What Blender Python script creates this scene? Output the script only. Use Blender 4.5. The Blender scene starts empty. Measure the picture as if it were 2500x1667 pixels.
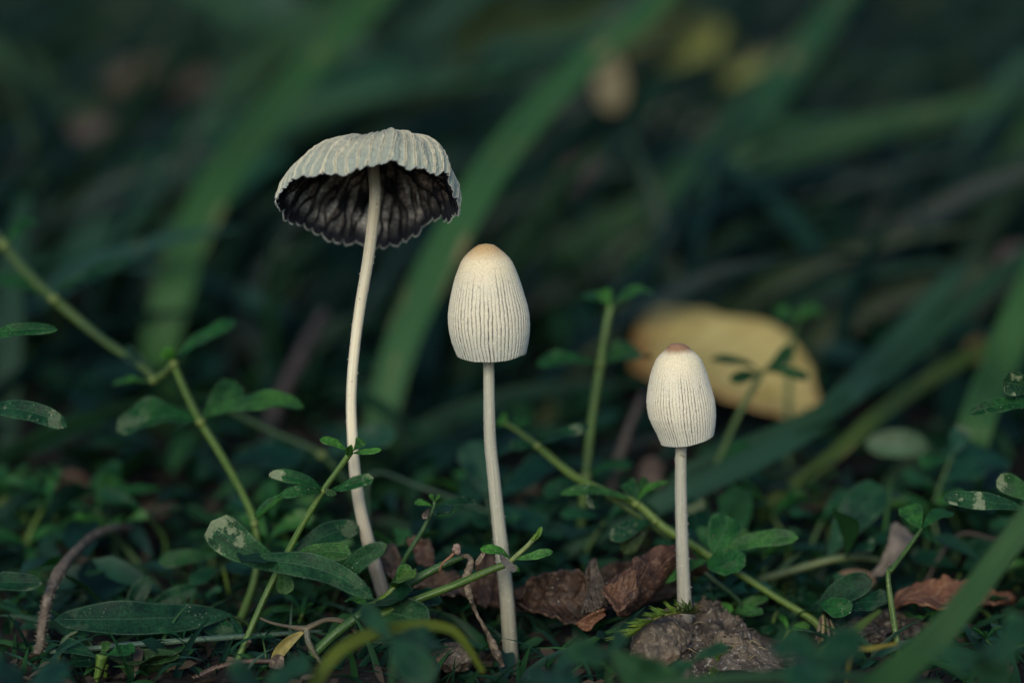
import bpy, math, random
import numpy as np
from mathutils import Vector

# ------------------------------------------------------------------ scene, camera, light
scene = bpy.context.scene
C = scene.collection
PITCH = math.radians(8.0)          # camera looks slightly down
FOC = 0.35                         # distance to the mushrooms (m)
SPAN = 0.14                        # width of the view at that distance (m)
CAMH = 0.0923                      # camera height above the soil (m)
S = SPAN / 2500.0
cp, sp = math.cos(PITCH), math.sin(PITCH)
CAM = np.array([0.0, -FOC * cp, CAMH])

cam_d = bpy.data.cameras.new('camera'); cam = bpy.data.objects.new('camera', cam_d); C.objects.link(cam)
cam.location = CAM; cam.rotation_euler = (math.pi / 2 - PITCH, 0, 0)
cam_d.sensor_width = 36.0; cam_d.lens = 36.0 * FOC / SPAN
cam_d.clip_start = 0.005; cam_d.clip_end = 400.0
cam_d.dof.use_dof = True; cam_d.dof.focus_distance = FOC - 0.003; cam_d.dof.aperture_fstop = 7.6
scene.camera = cam

SUN_EL, SUN_AZ = math.radians(25), math.radians(-14)     # azimuth measured from behind the camera, minus = left
world = bpy.data.worlds.new('World'); scene.world = world; world.use_nodes = True
wn = world.node_tree; wn.nodes.clear()
sky = wn.nodes.new('ShaderNodeTexSky'); sky.sky_type = 'NISHITA'; sky.sun_disc = False
sky.sun_elevation = SUN_EL; sky.air_density = 1.1; sky.dust_density = 0.5; sky.ozone_density = 3.0
bg = wn.nodes.new('ShaderNodeBackground'); bg.inputs['Strength'].default_value = 0.085
wo = wn.nodes.new('ShaderNodeOutputWorld')
wn.links.new(sky.outputs[0], bg.inputs[0]); wn.links.new(bg.outputs[0], wo.inputs[0])
sd = Vector((math.sin(SUN_AZ) * math.cos(SUN_EL), -math.cos(SUN_AZ) * math.cos(SUN_EL), math.sin(SUN_EL)))  # towards the sun
sky.sun_rotation = math.atan2(sd.x, sd.y)
sun_d = bpy.data.lights.new('sun', 'SUN'); sun_d.energy = 1.5; sun_d.angle = math.radians(26); sun_d.color = (1.0, 0.91, 0.69)
sun = bpy.data.objects.new('sun', sun_d); C.objects.link(sun)
sun.rotation_euler = (-sd).to_track_quat('-Z', 'Y').to_euler(); sun.location = (0, -1, 2)

scene.view_settings.view_transform = 'Standard'; scene.view_settings.look = 'None'
scene.view_settings.exposure = 0.62; scene.view_settings.gamma = 1.0
scene.view_settings.use_curve_mapping = False
scene.render.engine = 'CYCLES'
cy_ = scene.cycles; cy_.max_bounces = 5; cy_.diffuse_bounces = 3; cy_.glossy_bounces = 2; cy_.transmission_bounces = 3; cy_.caustics_reflective = False; cy_.caustics_refractive = False


random.seed(7); RNG = np.random.default_rng(7)

# ------------------------------------------------------------------ helpers
def ray(x, y):
    cx, cy = (x - 1250.0) * S, -(y - 833.5) * S
    return np.array([cx, FOC * cp + cy * sp, -FOC * sp + cy * cp])

def V(x, y, Y=0.0):
    """point of the place that stands Y millimetres behind the mushrooms and is seen at photo pixel x, y"""
    r = ray(x, y); t = (Y * 0.001 - CAM[1]) / r[1]
    return CAM + r * t

def SC(Y):
    return S * (FOC + Y * 0.001) / FOC

def ground_z(x, y):
    """height of the soil (m): level by the mushrooms, a bank rising behind, a level meadow beyond"""
    x = np.asarray(x, float); y = np.asarray(y, float)
    t = np.clip((y - 0.010) / 0.05, 0, 1); ramp = t * t * (3 - 2 * t) * 0.5
    z = np.where(y > 0.010, 0.135 * np.clip(y - 0.010, 0, 0.85) * (0.45 + 0.55 * np.clip((y - 0.01) / 0.08, 0, 1)), 0)
    z = z + 0.0012 * np.sin(x * 180 + y * 60) * np.cos(y * 150 - x * 70) + 0.0006 * np.sin(x * 520 + 1.3) * np.sin(y * 470 + x * 130)
    z = z - 0.0030 * np.exp(-(x / 0.016) ** 2 - ((y + 0.010) / 0.014) ** 2)        # hollow round the foot of the tall closed mushroom
    return z - 0.0006

def at_ground(x, Y):
    """ground point under photo column x at depth Y (mm)"""
    yw = Y * 0.001; t = (yw - CAM[1]) / ray(x, 1300)[1]
    xw = (CAM + ray(x, 1300) * t)[0]
    return np.array([xw, yw, float(ground_z(xw, yw))])

_pt = RNG.permutation(512).astype(np.int64); _rv = RNG.random(512) * 2 - 1
def vnoise(p, seed=0):
    p = np.asarray(p, float); i = np.floor(p).astype(np.int64); f = p - i; f = f * f * (3 - 2 * f)
    def h(dx, dy, dz):
        a = _pt[(i[..., 0] + dx + seed * 17) & 511]; b = _pt[(a + i[..., 1] + dy) & 511]
        return _rv[_pt[(b + i[..., 2] + dz) & 511]]
    fx, fy, fz = f[..., 0], f[..., 1], f[..., 2]
    def L(a, b, t): return a + (b - a) * t
    return L(L(L(h(0,0,0), h(1,0,0), fx), L(h(0,1,0), h(1,1,0), fx), fy),
             L(L(h(0,0,1), h(1,0,1), fx), L(h(0,1,1), h(1,1,1), fx), fy), fz)
def fbm(p, oct=4, seed=0, gain=0.5):
    p = np.asarray(p, float); s = 0; a = 1.0
    for k in range(oct):
        s = s + a * vnoise(p * (2 ** k) + k * 7.3, seed + k); a *= gain
    return s

def unit(v):
    v = np.asarray(v, float); return v / (np.linalg.norm(v, axis=-1, keepdims=True) + 1e-12)

def spline(pts, n):
    """centripetal-ish Catmull-Rom through pts (k x d), n samples evenly over arc length"""
    P = np.asarray(pts, float)
    if len(P) == 2: return P[0] + (P[1] - P[0]) * np.linspace(0, 1, n)[:, None]
    Q = np.vstack([2 * P[0] - P[1], P, 2 * P[-1] - P[-2]]); out = []
    for i in range(1, len(Q) - 2):
        t = np.linspace(0, 1, 24, endpoint=False)[:, None]
        a, b, c, d = Q[i - 1], Q[i], Q[i + 1], Q[i + 2]
        out.append(0.5 * (2 * b + (c - a) * t + (2 * a - 5 * b + 4 * c - d) * t ** 2 + (3 * b - a - 3 * c + d) * t ** 3))
    out = np.vstack(out + [P[-1:]])
    l = np.concatenate([[0], np.cumsum(np.linalg.norm(np.diff(out[:, :3], axis=0), axis=1))])
    s = np.linspace(0, l[-1], n)
    return np.stack([np.interp(s, l, out[:, k]) for k in range(out.shape[1])], 1)

def grid_faces(nu, nv, off=0, closed=False, flip=False):
    i = np.arange(nu - 1)[:, None]; m = nv if closed else nv - 1; j = np.arange(m)[None, :]; k = (j + 1) % nv
    a = i * nv + j; b = i * nv + k; c = (i + 1) * nv + k; d = (i + 1) * nv + j
    f = np.stack([a, b, c, d], -1).reshape(-1, 4) + off
    return f[:, ::-1] if flip else f

def new_mesh(name, verts, faces, mat, uv=None, attrs=None, smooth=True):
    me = bpy.data.meshes.new(name)
    verts = np.ascontiguousarray(verts, dtype=np.float32)
    quads = [f for f in faces if isinstance(f, np.ndarray)]; lists = [f for f in faces if not isinstance(f, np.ndarray)]
    loops = [q.reshape(-1) for q in quads]; sizes = [np.full(len(q), q.shape[1]) for q in quads]
    for f in lists: loops.append(np.array(f)); sizes.append(np.array([len(f)]))
    loops = np.concatenate(loops).astype(np.int32); sizes = np.concatenate(sizes).astype(np.int32)
    me.vertices.add(len(verts)); me.vertices.foreach_set('co', verts.reshape(-1))
    me.loops.add(len(loops)); me.loops.foreach_set('vertex_index', loops)
    starts = np.concatenate([[0], np.cumsum(sizes)[:-1]]).astype(np.int32)
    me.polygons.add(len(sizes)); me.polygons.foreach_set('loop_start', starts)
    try: me.polygons.foreach_set('loop_total', sizes)
    except Exception: pass
    me.update(calc_edges=True); me.validate()
    if smooth: me.polygons.foreach_set('use_smooth', np.ones(len(me.polygons), bool))
    if uv is not None:
        l = me.uv_layers.new(name='UVMap'); idx = np.zeros(len(me.loops), np.int32); me.loops.foreach_get('vertex_index', idx)
        l.data.foreach_set('uv', np.ascontiguousarray(np.asarray(uv, np.float32)[idx]).reshape(-1))
    for k, a in (attrs or {}).items():
        at = me.attributes.new(k, 'FLOAT', 'POINT'); at.data.foreach_set('value', np.ascontiguousarray(a, dtype=np.float32))
    me.materials.append(mat)
    return me

def thing(name, label, cat, loc, group=None):
    o = bpy.data.objects.new(name, None); C.objects.link(o); o.location = loc; o.empty_display_size = 0.002
    o['label'] = label; o['category'] = cat
    if group: o['group'] = group
    return o
def root_loc(o):
    while o.parent: o = o.parent
    return np.array(o.location)
def part(name, parent, verts, faces, mat, **kw):
    """mesh part; verts in world space"""
    tint = kw.pop('tint', None); mil = kw.pop('mildew', None)
    me = new_mesh(name, np.asarray(verts) - root_loc(parent), faces, mat, **kw)
    o = bpy.data.objects.new(name, me); C.objects.link(o); o.parent = parent
    if tint is not None: o['tint'] = [float(t) for t in tint]
    o['mildew'] = float(mil or 0.0)
    return o
def solo(name, label, cat, loc, verts, faces, mat, group=None, kind=None, **kw):
    tint = kw.pop('tint', None); mil = kw.pop('mildew', None); loc = np.asarray(loc, float)
    me = new_mesh(name, np.asarray(verts) - loc, faces, mat, **kw)
    o = bpy.data.objects.new(name, me); C.objects.link(o); o.location = loc
    if label: o['label'] = label
    if cat: o['category'] = cat
    if group: o['group'] = group
    if kind: o['kind'] = kind
    if tint is not None: o['tint'] = [float(t) for t in tint]
    o['mildew'] = float(mil or 0.0)
    return o

def tube(pts, rad, sides=10, n=None, ridge=0.0, nr=4, rough=0.0, seed=0):
    """tapered round stalk with closed ends; returns verts, faces, uv"""
    pts = np.asarray(pts, float); n = n or max(6, 6 * len(pts))
    rad = np.interp(np.linspace(0, 1, n), np.linspace(0, 1, len(rad)), rad)
    P = spline(pts, n); T = unit(np.gradient(P, axis=0))
    up = np.array([0.31, -0.91, 0.27]); A = unit(np.cross(T, up)); B = np.cross(T, A)
    th = np.linspace(0, 2 * np.pi, sides, endpoint=False)
    r = rad[:, None] * (1 + ridge * np.cos(nr * th)[None, :])
    if rough:
        q = np.stack([np.repeat(np.arange(n)[:, None] * 0.45, sides, 1), np.cos(th)[None] * 1.3 + 0 * r, np.sin(th)[None] * 1.3 + 0 * r], -1)
        r = r * (1 + rough * fbm(q + seed * 3.7, 3))
    vs = P[:, None] + r[..., None] * (np.cos(th)[None, :, None] * A[:, None] + np.sin(th)[None, :, None] * B[:, None])
    uv = np.stack([np.repeat(np.linspace(0, 1, n)[:, None], sides, 1), np.repeat(th[None] / (2 * np.pi), n, 0)], -1).reshape(-1, 2)
    f = [grid_faces(n, sides, closed=True), list(range(sides))[::-1], [(n - 1) * sides + k for k in range(sides)]]
    return vs.reshape(-1, 3), f, uv

def leaf_geo(B, T, W, N=(0, -0.7, 0.7), arch=0.12, bend=0.0, fold=0.25, prof=(1.2, 0.55), twist=0.0, wave=0.0,
             droop=0.0, thick=0.00022, nu=15, nv=9, petiole=0.07, hairs=0, seed=0):
    B = np.asarray(B, float); T = np.asarray(T, float); L = np.linalg.norm(T - B)
    d = (T - B) / L; N = unit(np.asarray(N, float) - d * np.dot(N, d)); Sd = np.cross(d, N)
    u = np.linspace(0, 1, nu)
    c = B + d * (u * L)[:, None] + N * (arch * L * 4 * u * (1 - u) - droop * L * u ** 3 + droop * L * u)[:, None] + Sd * (bend * L * 4 * u * (1 - u))[:, None]
    a, b = prof; um = a / (a + b); w = (u ** a) * ((1 - u) ** b) / ((um ** a) * ((1 - um) ** b))
    w = np.maximum(w, petiole * (1 - u) ** 0.3) * W * 0.5; w[-1] = W * 0.015
    t = unit(np.gradient(c, axis=0)); ang = twist * u
    s0 = unit(np.cross(t, np.repeat(N[None], nu, 0))); n0 = np.cross(s0, t)
    s = s0 * np.cos(ang)[:, None] + n0 * np.sin(ang)[:, None]; n = np.cross(s, t)
    v = np.linspace(-1, 1, nv)
    fo = fold if np.isscalar(fold) else np.interp(u, np.linspace(0, 1, len(fold)), fold)[:, None]
    ww = w[:, None] * v[None]
    hgt = np.abs(v)[None] ** 1.5 * w[:, None] * np.sin(fo) * np.ones((nu, 1))
    if wave:
        rs = np.random.default_rng(seed); ph = rs.random(4) * 6
        hgt = hgt + wave * w[:, None] * (np.sin(u * 9 + ph[0])[:, None] * v[None] ** 2 + 0.7 * np.sin(u * 15 + ph[1])[:, None] * v[None] ** 3)
    X = c[:, None] + s[:, None] * (ww * np.cos(fo))[..., None] + n[:, None] * hgt[..., None]
    tt = (thick * (1 - v ** 4))[None, :, None]
    top = X + n[:, None] * tt * 0.5; bot = X - n[:, None] * tt * 0.5
    vs = [top.reshape(-1, 3), bot.reshape(-1, 3)]; k = nu * nv
    uv = np.stack([np.repeat(u[:, None], nv, 1), np.repeat(v[None] * 0.5 + 0.5, nu, 0)], -1).reshape(-1, 2); uvs = [uv, uv]
    f = [grid_faces(nu, nv), grid_faces(nu, nv, k, flip=True)]
    if hairs:
        rs = np.random.default_rng(seed + 5); hv = []; off = 2 * k
        for side in (0, nv - 1):
            E = X[:, side]; O = s * (-1 if side == 0 else 1)
            for uu in np.linspace(0.15, 0.97, int(hairs * 1.7)):
                q = uu * (nu - 1); i = int(q); fr = q - i; i2 = min(i + 1, nu - 1)
                p = E[i] * (1 - fr) + E[i2] * fr; hl = 0.00026 * (0.6 + 0.7 * rs.random())
                tip = p + O[i] * hl + t[i] * hl * 0.7 + n[i] * hl * 0.3 * (rs.random() - 0.5)
                hv += [p - t[i] * 0.00009, p + t[i] * 0.00009, tip]
        hv = np.array(hv); vs.append(hv); uvs.append(np.full((len(hv), 2), 0.25))
        f.append((np.arange(len(hv)).reshape(-1, 3) + off))
    return np.vstack(vs), f, np.vstack(uvs)

def proj_scale(d, N):
    """how much of a leaf's width shows to the camera"""
    d = unit(d); N = unit(np.asarray(N, float) - d * np.dot(N, d)); s = np.cross(d, N)
    fwd = np.array([0, cp, -sp]); di = unit(d - fwd * np.dot(d, fwd)); si = s - fwd * np.dot(s, fwd)
    return max(0.38, np.linalg.norm(si - di * np.dot(si, di)))

def blade_geo(pts, widths, face=(0, -0.8, 0.5), fold=0.3, n=34, nv=7, thick=0.0003, twist=0.0):
    """grass blade along world points"""
    P = spline(pts, n); T = unit(np.gradient(P, axis=0)); u = np.linspace(0, 1, n)
    w = np.interp(u, np.linspace(0, 1, len(widths)), widths) * 0.5
    N = np.repeat(np.asarray(face, float)[None], n, 0); s = unit(np.cross(T, N)); nn = np.cross(s, T); a = twist * u
    s, nn = s * np.cos(a)[:, None] + nn * np.sin(a)[:, None], nn * np.cos(a)[:, None] - s * np.sin(a)[:, None]
    v = np.linspace(-1, 1, nv)
    X = P[:, None] + s[:, None] * (w[:, None] * v[None] * math.cos(fold))[..., None] + nn[:, None] * (w[:, None] * np.abs(v)[None] ** 1.3 * math.sin(fold))[..., None]
    tt = (thick * (1 - v ** 4))[None, :, None]
    vs = np.vstack([(X + nn[:, None] * tt * .5).reshape(-1, 3), (X - nn[:, None] * tt * .5).reshape(-1, 3)])
    uv = np.stack([np.repeat(u[:, None], nv, 1), np.repeat(v[None] * .5 + .5, n, 0)], -1).reshape(-1, 2)
    return vs, [grid_faces(n, nv), grid_faces(n, nv, n * nv, flip=True)], np.vstack([uv, uv])

def sheet_geo(top, bot, n=40, m=16, bulge=0.0, crump=0.0, cs=260.0, ridges=0.0, nridge=7, thick=0.00035, seed=0, edge=0.0):
    """thin curled sheet (dead leaf) between two edge curves given as world points"""
    A = spline(top, n); Bm = spline(bot, n); v = np.linspace(0, 1, m)
    X = A[:, None] * (1 - v)[None, :, None] + Bm[:, None] * v[None, :, None]
    du = np.gradient(X, axis=0); dv = np.gradient(X, axis=1); nrm = unit(np.cross(du, dv)); nm = unit(nrm.reshape(-1, 3).mean(0)); 
    u = np.linspace(0, 1, n)[:, None]; vv = v[None]
    dsp = bulge * 4 * vv * (1 - vv) * np.ones((n, 1)) + crump * fbm(X * cs, 4, seed) + ridges * np.abs(np.sin(np.pi * nridge * (u + 0.25 * vv))) 
    X = X + nm * dsp[..., None]
    if edge:
        e = edge * fbm(np.stack([u * 14 + 0 * vv, 0 * u + vv * 2, 0 * u + 0 * vv + seed], -1), 3, seed)
        X = X + (dv / (np.linalg.norm(dv, axis=-1, keepdims=True) + 1e-9)) * (e * (vv - 0.5) * 2)[..., None]
    du = np.gradient(X, axis=0); dv = np.gradient(X, axis=1); nrm = unit(np.cross(du, dv))
    vs = np.vstack([(X + nrm * thick * .5).reshape(-1, 3), (X - nrm * thick * .5).reshape(-1, 3)])
    k = n * m; f = [grid_faces(n, m), grid_faces(n, m, k, flip=True)]
    border = [i * m for i in range(n)] + [(n - 1) * m + j for j in range(1, m)] + [i * m + m - 1 for i in range(n - 2, -1, -1)] + [j for j in range(m - 2, 0, -1)]
    b = np.array(border); b2 = np.roll(b, -1); f.append(np.stack([b, b2, b2 + k, b + k], 1))
    uv = np.stack([np.repeat(np.linspace(0, 1, n)[:, None], m, 1), np.repeat(v[None], n, 0)], -1).reshape(-1, 2)
    return vs, f, np.vstack([uv, uv])

def lump_geo(center, radii, sub=5, amp=0.25, freq=2.2, seed=0, oct=5, flat=None, gain=0.55, creases=0.0):
    import bmesh
    bm = bmesh.new(); bmesh.ops.create_icosphere(bm, subdivisions=sub, radius=1.0)
    v = np.array([x.co[:] for x in bm.verts]); f = np.array([[q.index for q in p.verts] for p in bm.faces]); bm.free()
    nz = fbm(v * freq + seed * 5.1, oct, seed, gain)
    if creases: nz = nz - creases * np.clip(0.12 - np.abs(vnoise(v * freq * 1.7 + 9 + seed, seed + 3)), 0, 1) * 6
    v = v * (1 + amp * nz)[:, None] * np.asarray(radii)[None] + np.asarray(center)[None]
    return v, [f]
# ------------------------------------------------------------------ materials
class NT:
    def __init__(s, name, rough=0.6):
        s.m = bpy.data.materials.new(name); s.m.use_nodes = True; s.t = s.m.node_tree; s.t.nodes.clear()
        s.out = s.t.nodes.new('ShaderNodeOutputMaterial')
    def n(s, kind, ins=None, **props):
        nd = s.t.nodes.new('ShaderNode' + kind)
        for k, v in props.items(): setattr(nd, k, v)
        for k, v in (ins or {}).items(): s.set(nd.inputs[k], v)
        return nd
    def set(s, sock, v):
        if hasattr(v, 'is_output'): s.t.links.new(v, sock)
        else:
            if isinstance(v, tuple) and len(v) == 3 and sock.type == 'RGBA': v = v + (1.0,)
            sock.default_value = v
    def math(s, op, a, b=0.0, clamp=False):
        nd = s.n('Math', {0: a, 1: b}, operation=op, use_clamp=clamp); return nd.outputs[0]
    def mix(s, fac, a, b, mode='MIX'):
        nd = s.n('MixRGB', {'Fac': fac, 'Color1': a, 'Color2': b}, blend_type=mode); return nd.outputs[0]
    def ramp(s, v, lo, hi, a=0.0, b=1.0):
        nd = s.n('MapRange', {'Value': v, 'From Min': lo, 'From Max': hi, 'To Min': a, 'To Max': b}); nd.interpolation_type = 'SMOOTHSTEP'; return nd.outputs[0]
    def noise(s, scale, detail=4.0, vec=None, rough=0.55):
        ins = {'Scale': scale, 'Detail': detail, 'Roughness': rough}
        if vec is not None: ins['Vector'] = vec
        else: ins['Vector'] = s.obj()
        return s.n('TexNoise', ins).outputs[0]
    def obj(s):
        if not hasattr(s, '_o'): s._o = s.n('TexCoord').outputs['Object']
        return s._o
    def uv(s):
        if not hasattr(s, '_u'):
            x = s.n('TexCoord').outputs['UV']; sx = s.n('SeparateXYZ', {0: x}); s._u = (x, sx.outputs[0], sx.outputs[1])
        return s._u
    def attr(s, name, obj=False):
        nd = s.n('Attribute', attribute_name=name, attribute_type='OBJECT' if obj else 'GEOMETRY'); return nd
    def bump(s, h, strength=0.3, dist=0.0002):
        return s.n('Bump', {'Height': h, 'Strength': strength, 'Distance': dist}).outputs[0]
    def done(s, shader):
        s.t.links.new(shader, s.out.inputs[0]); return s.m
    def princ(s, col, rough=0.6, spec=0.4, normal=None, sss=0.0, sssr=0.0008):
        nd = s.n('BsdfPrincipled', {'Base Color': col, 'Roughness': rough, 'Specular IOR Level': spec})
        if normal is not None: s.set(nd.inputs['Normal'], normal)
        if sss:
            s.set(nd.inputs['Subsurface Weight'], sss); s.set(nd.inputs['Subsurface Scale'], sssr)
            nd.inputs['Subsurface Radius'].default_value = (1.0, 0.7, 0.45)
        return nd.outputs[0]

def m_leaf():
    k = NT('leaf'); tint = k.attr('tint', True).outputs['Color']; mil = k.attr('mildew', True).outputs['Fac']
    _, u, v = k.uv()
    nz = k.noise(330, 5); col = k.mix(1.0, tint, k.mix(k.ramp(nz, .3, .7), (.52, .60, .66), (1.30, 1.24, 1.05)), 'MULTIPLY')
    fine = k.noise(2400, 4, rough=.7); col = k.mix(1.0, col, k.mix(k.ramp(fine, .34, .66), (.60, .62, .64), (1.32, 1.34, 1.30)), 'MULTIPLY')
    vm = k.math('ABSOLUTE', k.math('SUBTRACT', v, 0.5))
    rib = k.ramp(vm, 0.0, 0.035, 0.55, 0.0)
    col = k.mix(rib, col, k.mix(0.35, k.mix(1.0, tint, (1.9, 1.7, 1.6), 'MULTIPLY'), (.12, .17, .10)))
    col = k.mix(1.0, col, (.80, .97, 1.0), 'MULTIPLY'); col = k.mix(k.ramp(vm, .455, .5, 0, .34), col, (.17, .27, .17))
    # pale mildewed skin: patches with ragged borders towards the tip
    pn = k.noise(260, 6, rough=.68)
    pm = k.math('MULTIPLY', k.ramp(k.math('ADD', pn, k.math('MULTIPLY', u, 0.22)), .695, .75), mil, True)
    col = k.mix(pm, col, k.mix(k.noise(2600, 2), (.13, .18, .10), (.36, .41, .26)))
    # dust and grit
    vo = k.n('TexVoronoi', {'Vector': k.obj(), 'Scale': 1700.0}); sp_ = k.math('MULTIPLY', k.ramp(vo.outputs['Distance'], .10, .17, 1, 0), k.ramp(k.noise(210, 3), .50, .64))
    col = k.mix(k.math('MULTIPLY', sp_, .75), col, (.50, .54, .46))
    vein = k.math('SINE', k.math('ADD', k.math('MULTIPLY', u, 46.0), k.math('MULTIPLY', vm, -38.0)))
    h = k.math('ADD', k.math('MULTIPLY', vein, .05), k.math('ADD', k.math('MULTIPLY', fine, 1.4), k.math('MULTIPLY', rib, -1.2)))
    nrm = k.bump(h, .45, .00012)
    a = k.princ(col, k.ramp(nz, .3, .7, .40, .60), .20, nrm)
    tr = k.n('BsdfTranslucent', {'Color': k.mix(1.0, col, (1.5, 1.7, .55), 'MULTIPLY')}).outputs[0]
    return k.done(k.n('MixShader', {0: .26, 1: a, 2: tr}).outputs[0])

def m_grass():
    k = NT('grass'); tint = k.attr('tint', True).outputs['Color']; bl = k.attr('mildew', True).outputs['Fac']
    uv, u, v = k.uv(); mp = k.n('Mapping', {'Vector': uv, 'Scale': (3.0, 34.0, 1.0)}).outputs[0]
    st = k.noise(1.0, 3, mp); col = k.mix(1.0, tint, k.mix(k.ramp(st, .34, .66), (.42, .58, .58), (1.22, 1.42, 1.16)), 'MULTIPLY')
    mp2 = k.n('Mapping', {'Vector': uv, 'Scale': (7.0, 1.6, 1.0)}).outputs[0]
    pt = k.math('MULTIPLY', k.ramp(k.noise(1.0, 3, mp2), .56, .68), bl, True)
    col = k.mix(pt, col, (.30, .23, .12))
    vm = k.math('ABSOLUTE', k.math('SUBTRACT', v, 0.5)); rib = k.ramp(vm, 0, .04, .5, 0)
    col = k.mix(rib, col, k.mix(1.0, tint, (1.7, 1.6, 1.5), 'MULTIPLY'))
    nrm = k.bump(st, .5, .0002)
    a = k.princ(col, .55, .25, nrm); tr = k.n('BsdfTranslucent', {'Color': k.mix(1.0, col, (1.5, 1.7, .6), 'MULTIPLY')}).outputs[0]
    return k.done(k.n('MixShader', {0: .28, 1: a, 2: tr}).outputs[0])

def m_stalk():
    k = NT('stalk'); tint = k.attr('tint', True).outputs['Color']; uv, u, v = k.uv()
    mp = k.n('Mapping', {'Vector': uv, 'Scale': (5.0, 9.0, 1.0)}).outputs[0]; st = k.noise(1.0, 3, mp)
    col = k.mix(1.0, tint, k.mix(k.ramp(st, .35, .65), (.6, .66, .7), (1.35, 1.25, 1.0)), 'MULTIPLY')
    sp_ = k.ramp(k.noise(3000, 2), .60, .72); col = k.mix(k.math('MULTIPLY', sp_, .45), col, (.34, .40, .22))
    a = k.princ(col, .45, .45, k.bump(k.math('ADD', st, k.noise(1800, 3)), .4, .00015)); tr = k.n('BsdfTranslucent', {'Color': col}).outputs[0]
    return k.done(k.n('MixShader', {0: .15, 1: a, 2: tr}).outputs[0])

def m_dry(name, c1, c2, c3, rough=.62, vein=0.0):
    """dead leaf, bark, withered stalk"""
    k = NT(name); n1 = k.noise(240, 6, rough=.62); n2 = k.noise(1100, 4)
    col = k.mix(k.ramp(n1, .33, .64), c1, c2); col = k.mix(k.math('MULTIPLY', k.ramp(n2, .5, .68), .7), col, c3)
    vo = k.n('TexVoronoi', {'Vector': k.obj(), 'Scale': 1100.0}); spk = k.math('MULTIPLY', k.ramp(vo.outputs['Distance'], .09, .15, 1, 0), k.ramp(k.noise(300, 2), .5, .6))
    col = k.mix(k.math('MULTIPLY', spk, .6), col, (.5, .46, .40))
    mp = k.n('Mapping', {'Vector': k.obj(), 'Scale': (500.0, 900.0, 1900.0), 'Rotation': (0, .5, 0)}).outputs[0]; fib = k.noise(1.0, 3, mp)
    h = k.math('ADD', k.math('MULTIPLY', n1, 1.6), k.math('ADD', fib, n2))
    if vein:
        _, u, v = k.uv(); vm = k.math('ABSOLUTE', k.math('SUBTRACT', v, .45))
        vn = k.math('POWER', k.math('ABSOLUTE', k.math('SINE', k.math('ADD', k.math('MULTIPLY', u, 17.), k.math('MULTIPLY', vm, -9.)))), 22.0)
        vn = k.math('MAXIMUM', vn, k.ramp(vm, 0, .02, 1, 0)); col = k.mix(k.math('MULTIPLY', vn, vein), col, c3); h = k.math('ADD', h, vn)
    return k.done(k.princ(col, rough, .35, k.bump(h, .7, .0003)))

def m_soil():
    k = NT('soil'); n1 = k.noise(70, 7, rough=.65); n2 = k.noise(900, 4)
    col = k.mix(k.ramp(n1, .35, .65), (.006, .006, .007), (.022, .018, .015)); col = k.mix(k.ramp(n2, .55, .72, 0, .5), col, (.075, .062, .05))
    return k.done(k.princ(col, .85, .25, k.bump(k.math('ADD', n1, n2), .9, .0008)))

def m_clod():
    k = NT('clod'); n1 = k.noise(210, 7, rough=.66); n2 = k.noise(1500, 4); n3 = k.noise(90, 3)
    col = k.mix(k.ramp(n1, .34, .62), (.028, .022, .019), (.160, .125, .098)); col = k.mix(k.ramp(n3, .5, .66, 0, .55), col, (.22, .175, .13))
    col = k.mix(k.ramp(n2, .56, .66, 0, .8), col, (.42, .38, .34))
    return k.done(k.princ(col, .8, .3, k.bump(k.math('ADD', k.math('MULTIPLY', n1, 1.5), n2), 1.0, .0007)))

def m_cap(name, top, mid, low, disc, disc_s, soft):
    k = NT(name); s = k.attr('s').outputs['Fac']; g = k.attr('groove').outputs['Fac']
    col = k.mix(k.ramp(s, .10, .42), top, mid); col = k.mix(k.ramp(s, .55, 1.0), col, low)
    edge = k.math('ADD', s, k.math('MULTIPLY', k.math('SUBTRACT', k.noise(500, 3), .5), .03))
    col = k.mix(k.ramp(edge, disc_s * soft, disc_s * (2.2 - soft), 1, 0), col, disc)
    gr = k.noise(6500, 2); col = k.mix(1.0, col, k.mix(k.ramp(gr, .32, .68), (.81, .81, .82), (1.12, 1.11, 1.09)), 'MULTIPLY')
    dots = k.math('MULTIPLY', k.ramp(k.noise(1700, 2), .63, .70), k.math('MULTIPLY', k.ramp(s, .2, .3), k.ramp(s, .42, .75, 1, .25)))
    col = k.mix(k.math('MULTIPLY', dots, .3), col, (.16, .13, .11))
    col = k.mix(k.math('MULTIPLY', g, 1.1, True), col, (.045, .040, .043))
    h = k.math('MULTIPLY', gr, k.ramp(s, .08, .28))
    return k.done(k.princ(col, .72, .3, k.bump(h, .4, .00010), .18, .0011))

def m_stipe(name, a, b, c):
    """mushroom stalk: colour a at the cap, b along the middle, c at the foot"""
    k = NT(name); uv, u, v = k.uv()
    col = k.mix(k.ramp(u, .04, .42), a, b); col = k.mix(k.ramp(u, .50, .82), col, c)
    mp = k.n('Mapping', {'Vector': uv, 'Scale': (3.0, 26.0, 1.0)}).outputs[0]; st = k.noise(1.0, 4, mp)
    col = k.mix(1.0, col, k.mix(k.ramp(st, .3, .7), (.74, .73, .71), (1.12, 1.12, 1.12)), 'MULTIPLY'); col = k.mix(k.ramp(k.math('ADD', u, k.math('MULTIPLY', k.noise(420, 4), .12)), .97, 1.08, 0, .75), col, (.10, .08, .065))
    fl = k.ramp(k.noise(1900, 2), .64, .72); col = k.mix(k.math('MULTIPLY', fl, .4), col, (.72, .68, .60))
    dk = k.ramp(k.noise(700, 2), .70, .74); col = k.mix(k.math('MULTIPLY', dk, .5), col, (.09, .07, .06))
    return k.done(k.princ(col, .62, .3, k.bump(k.math('ADD', st, k.noise(1500, 3)), .45, .00018), .22, .0012))

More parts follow.
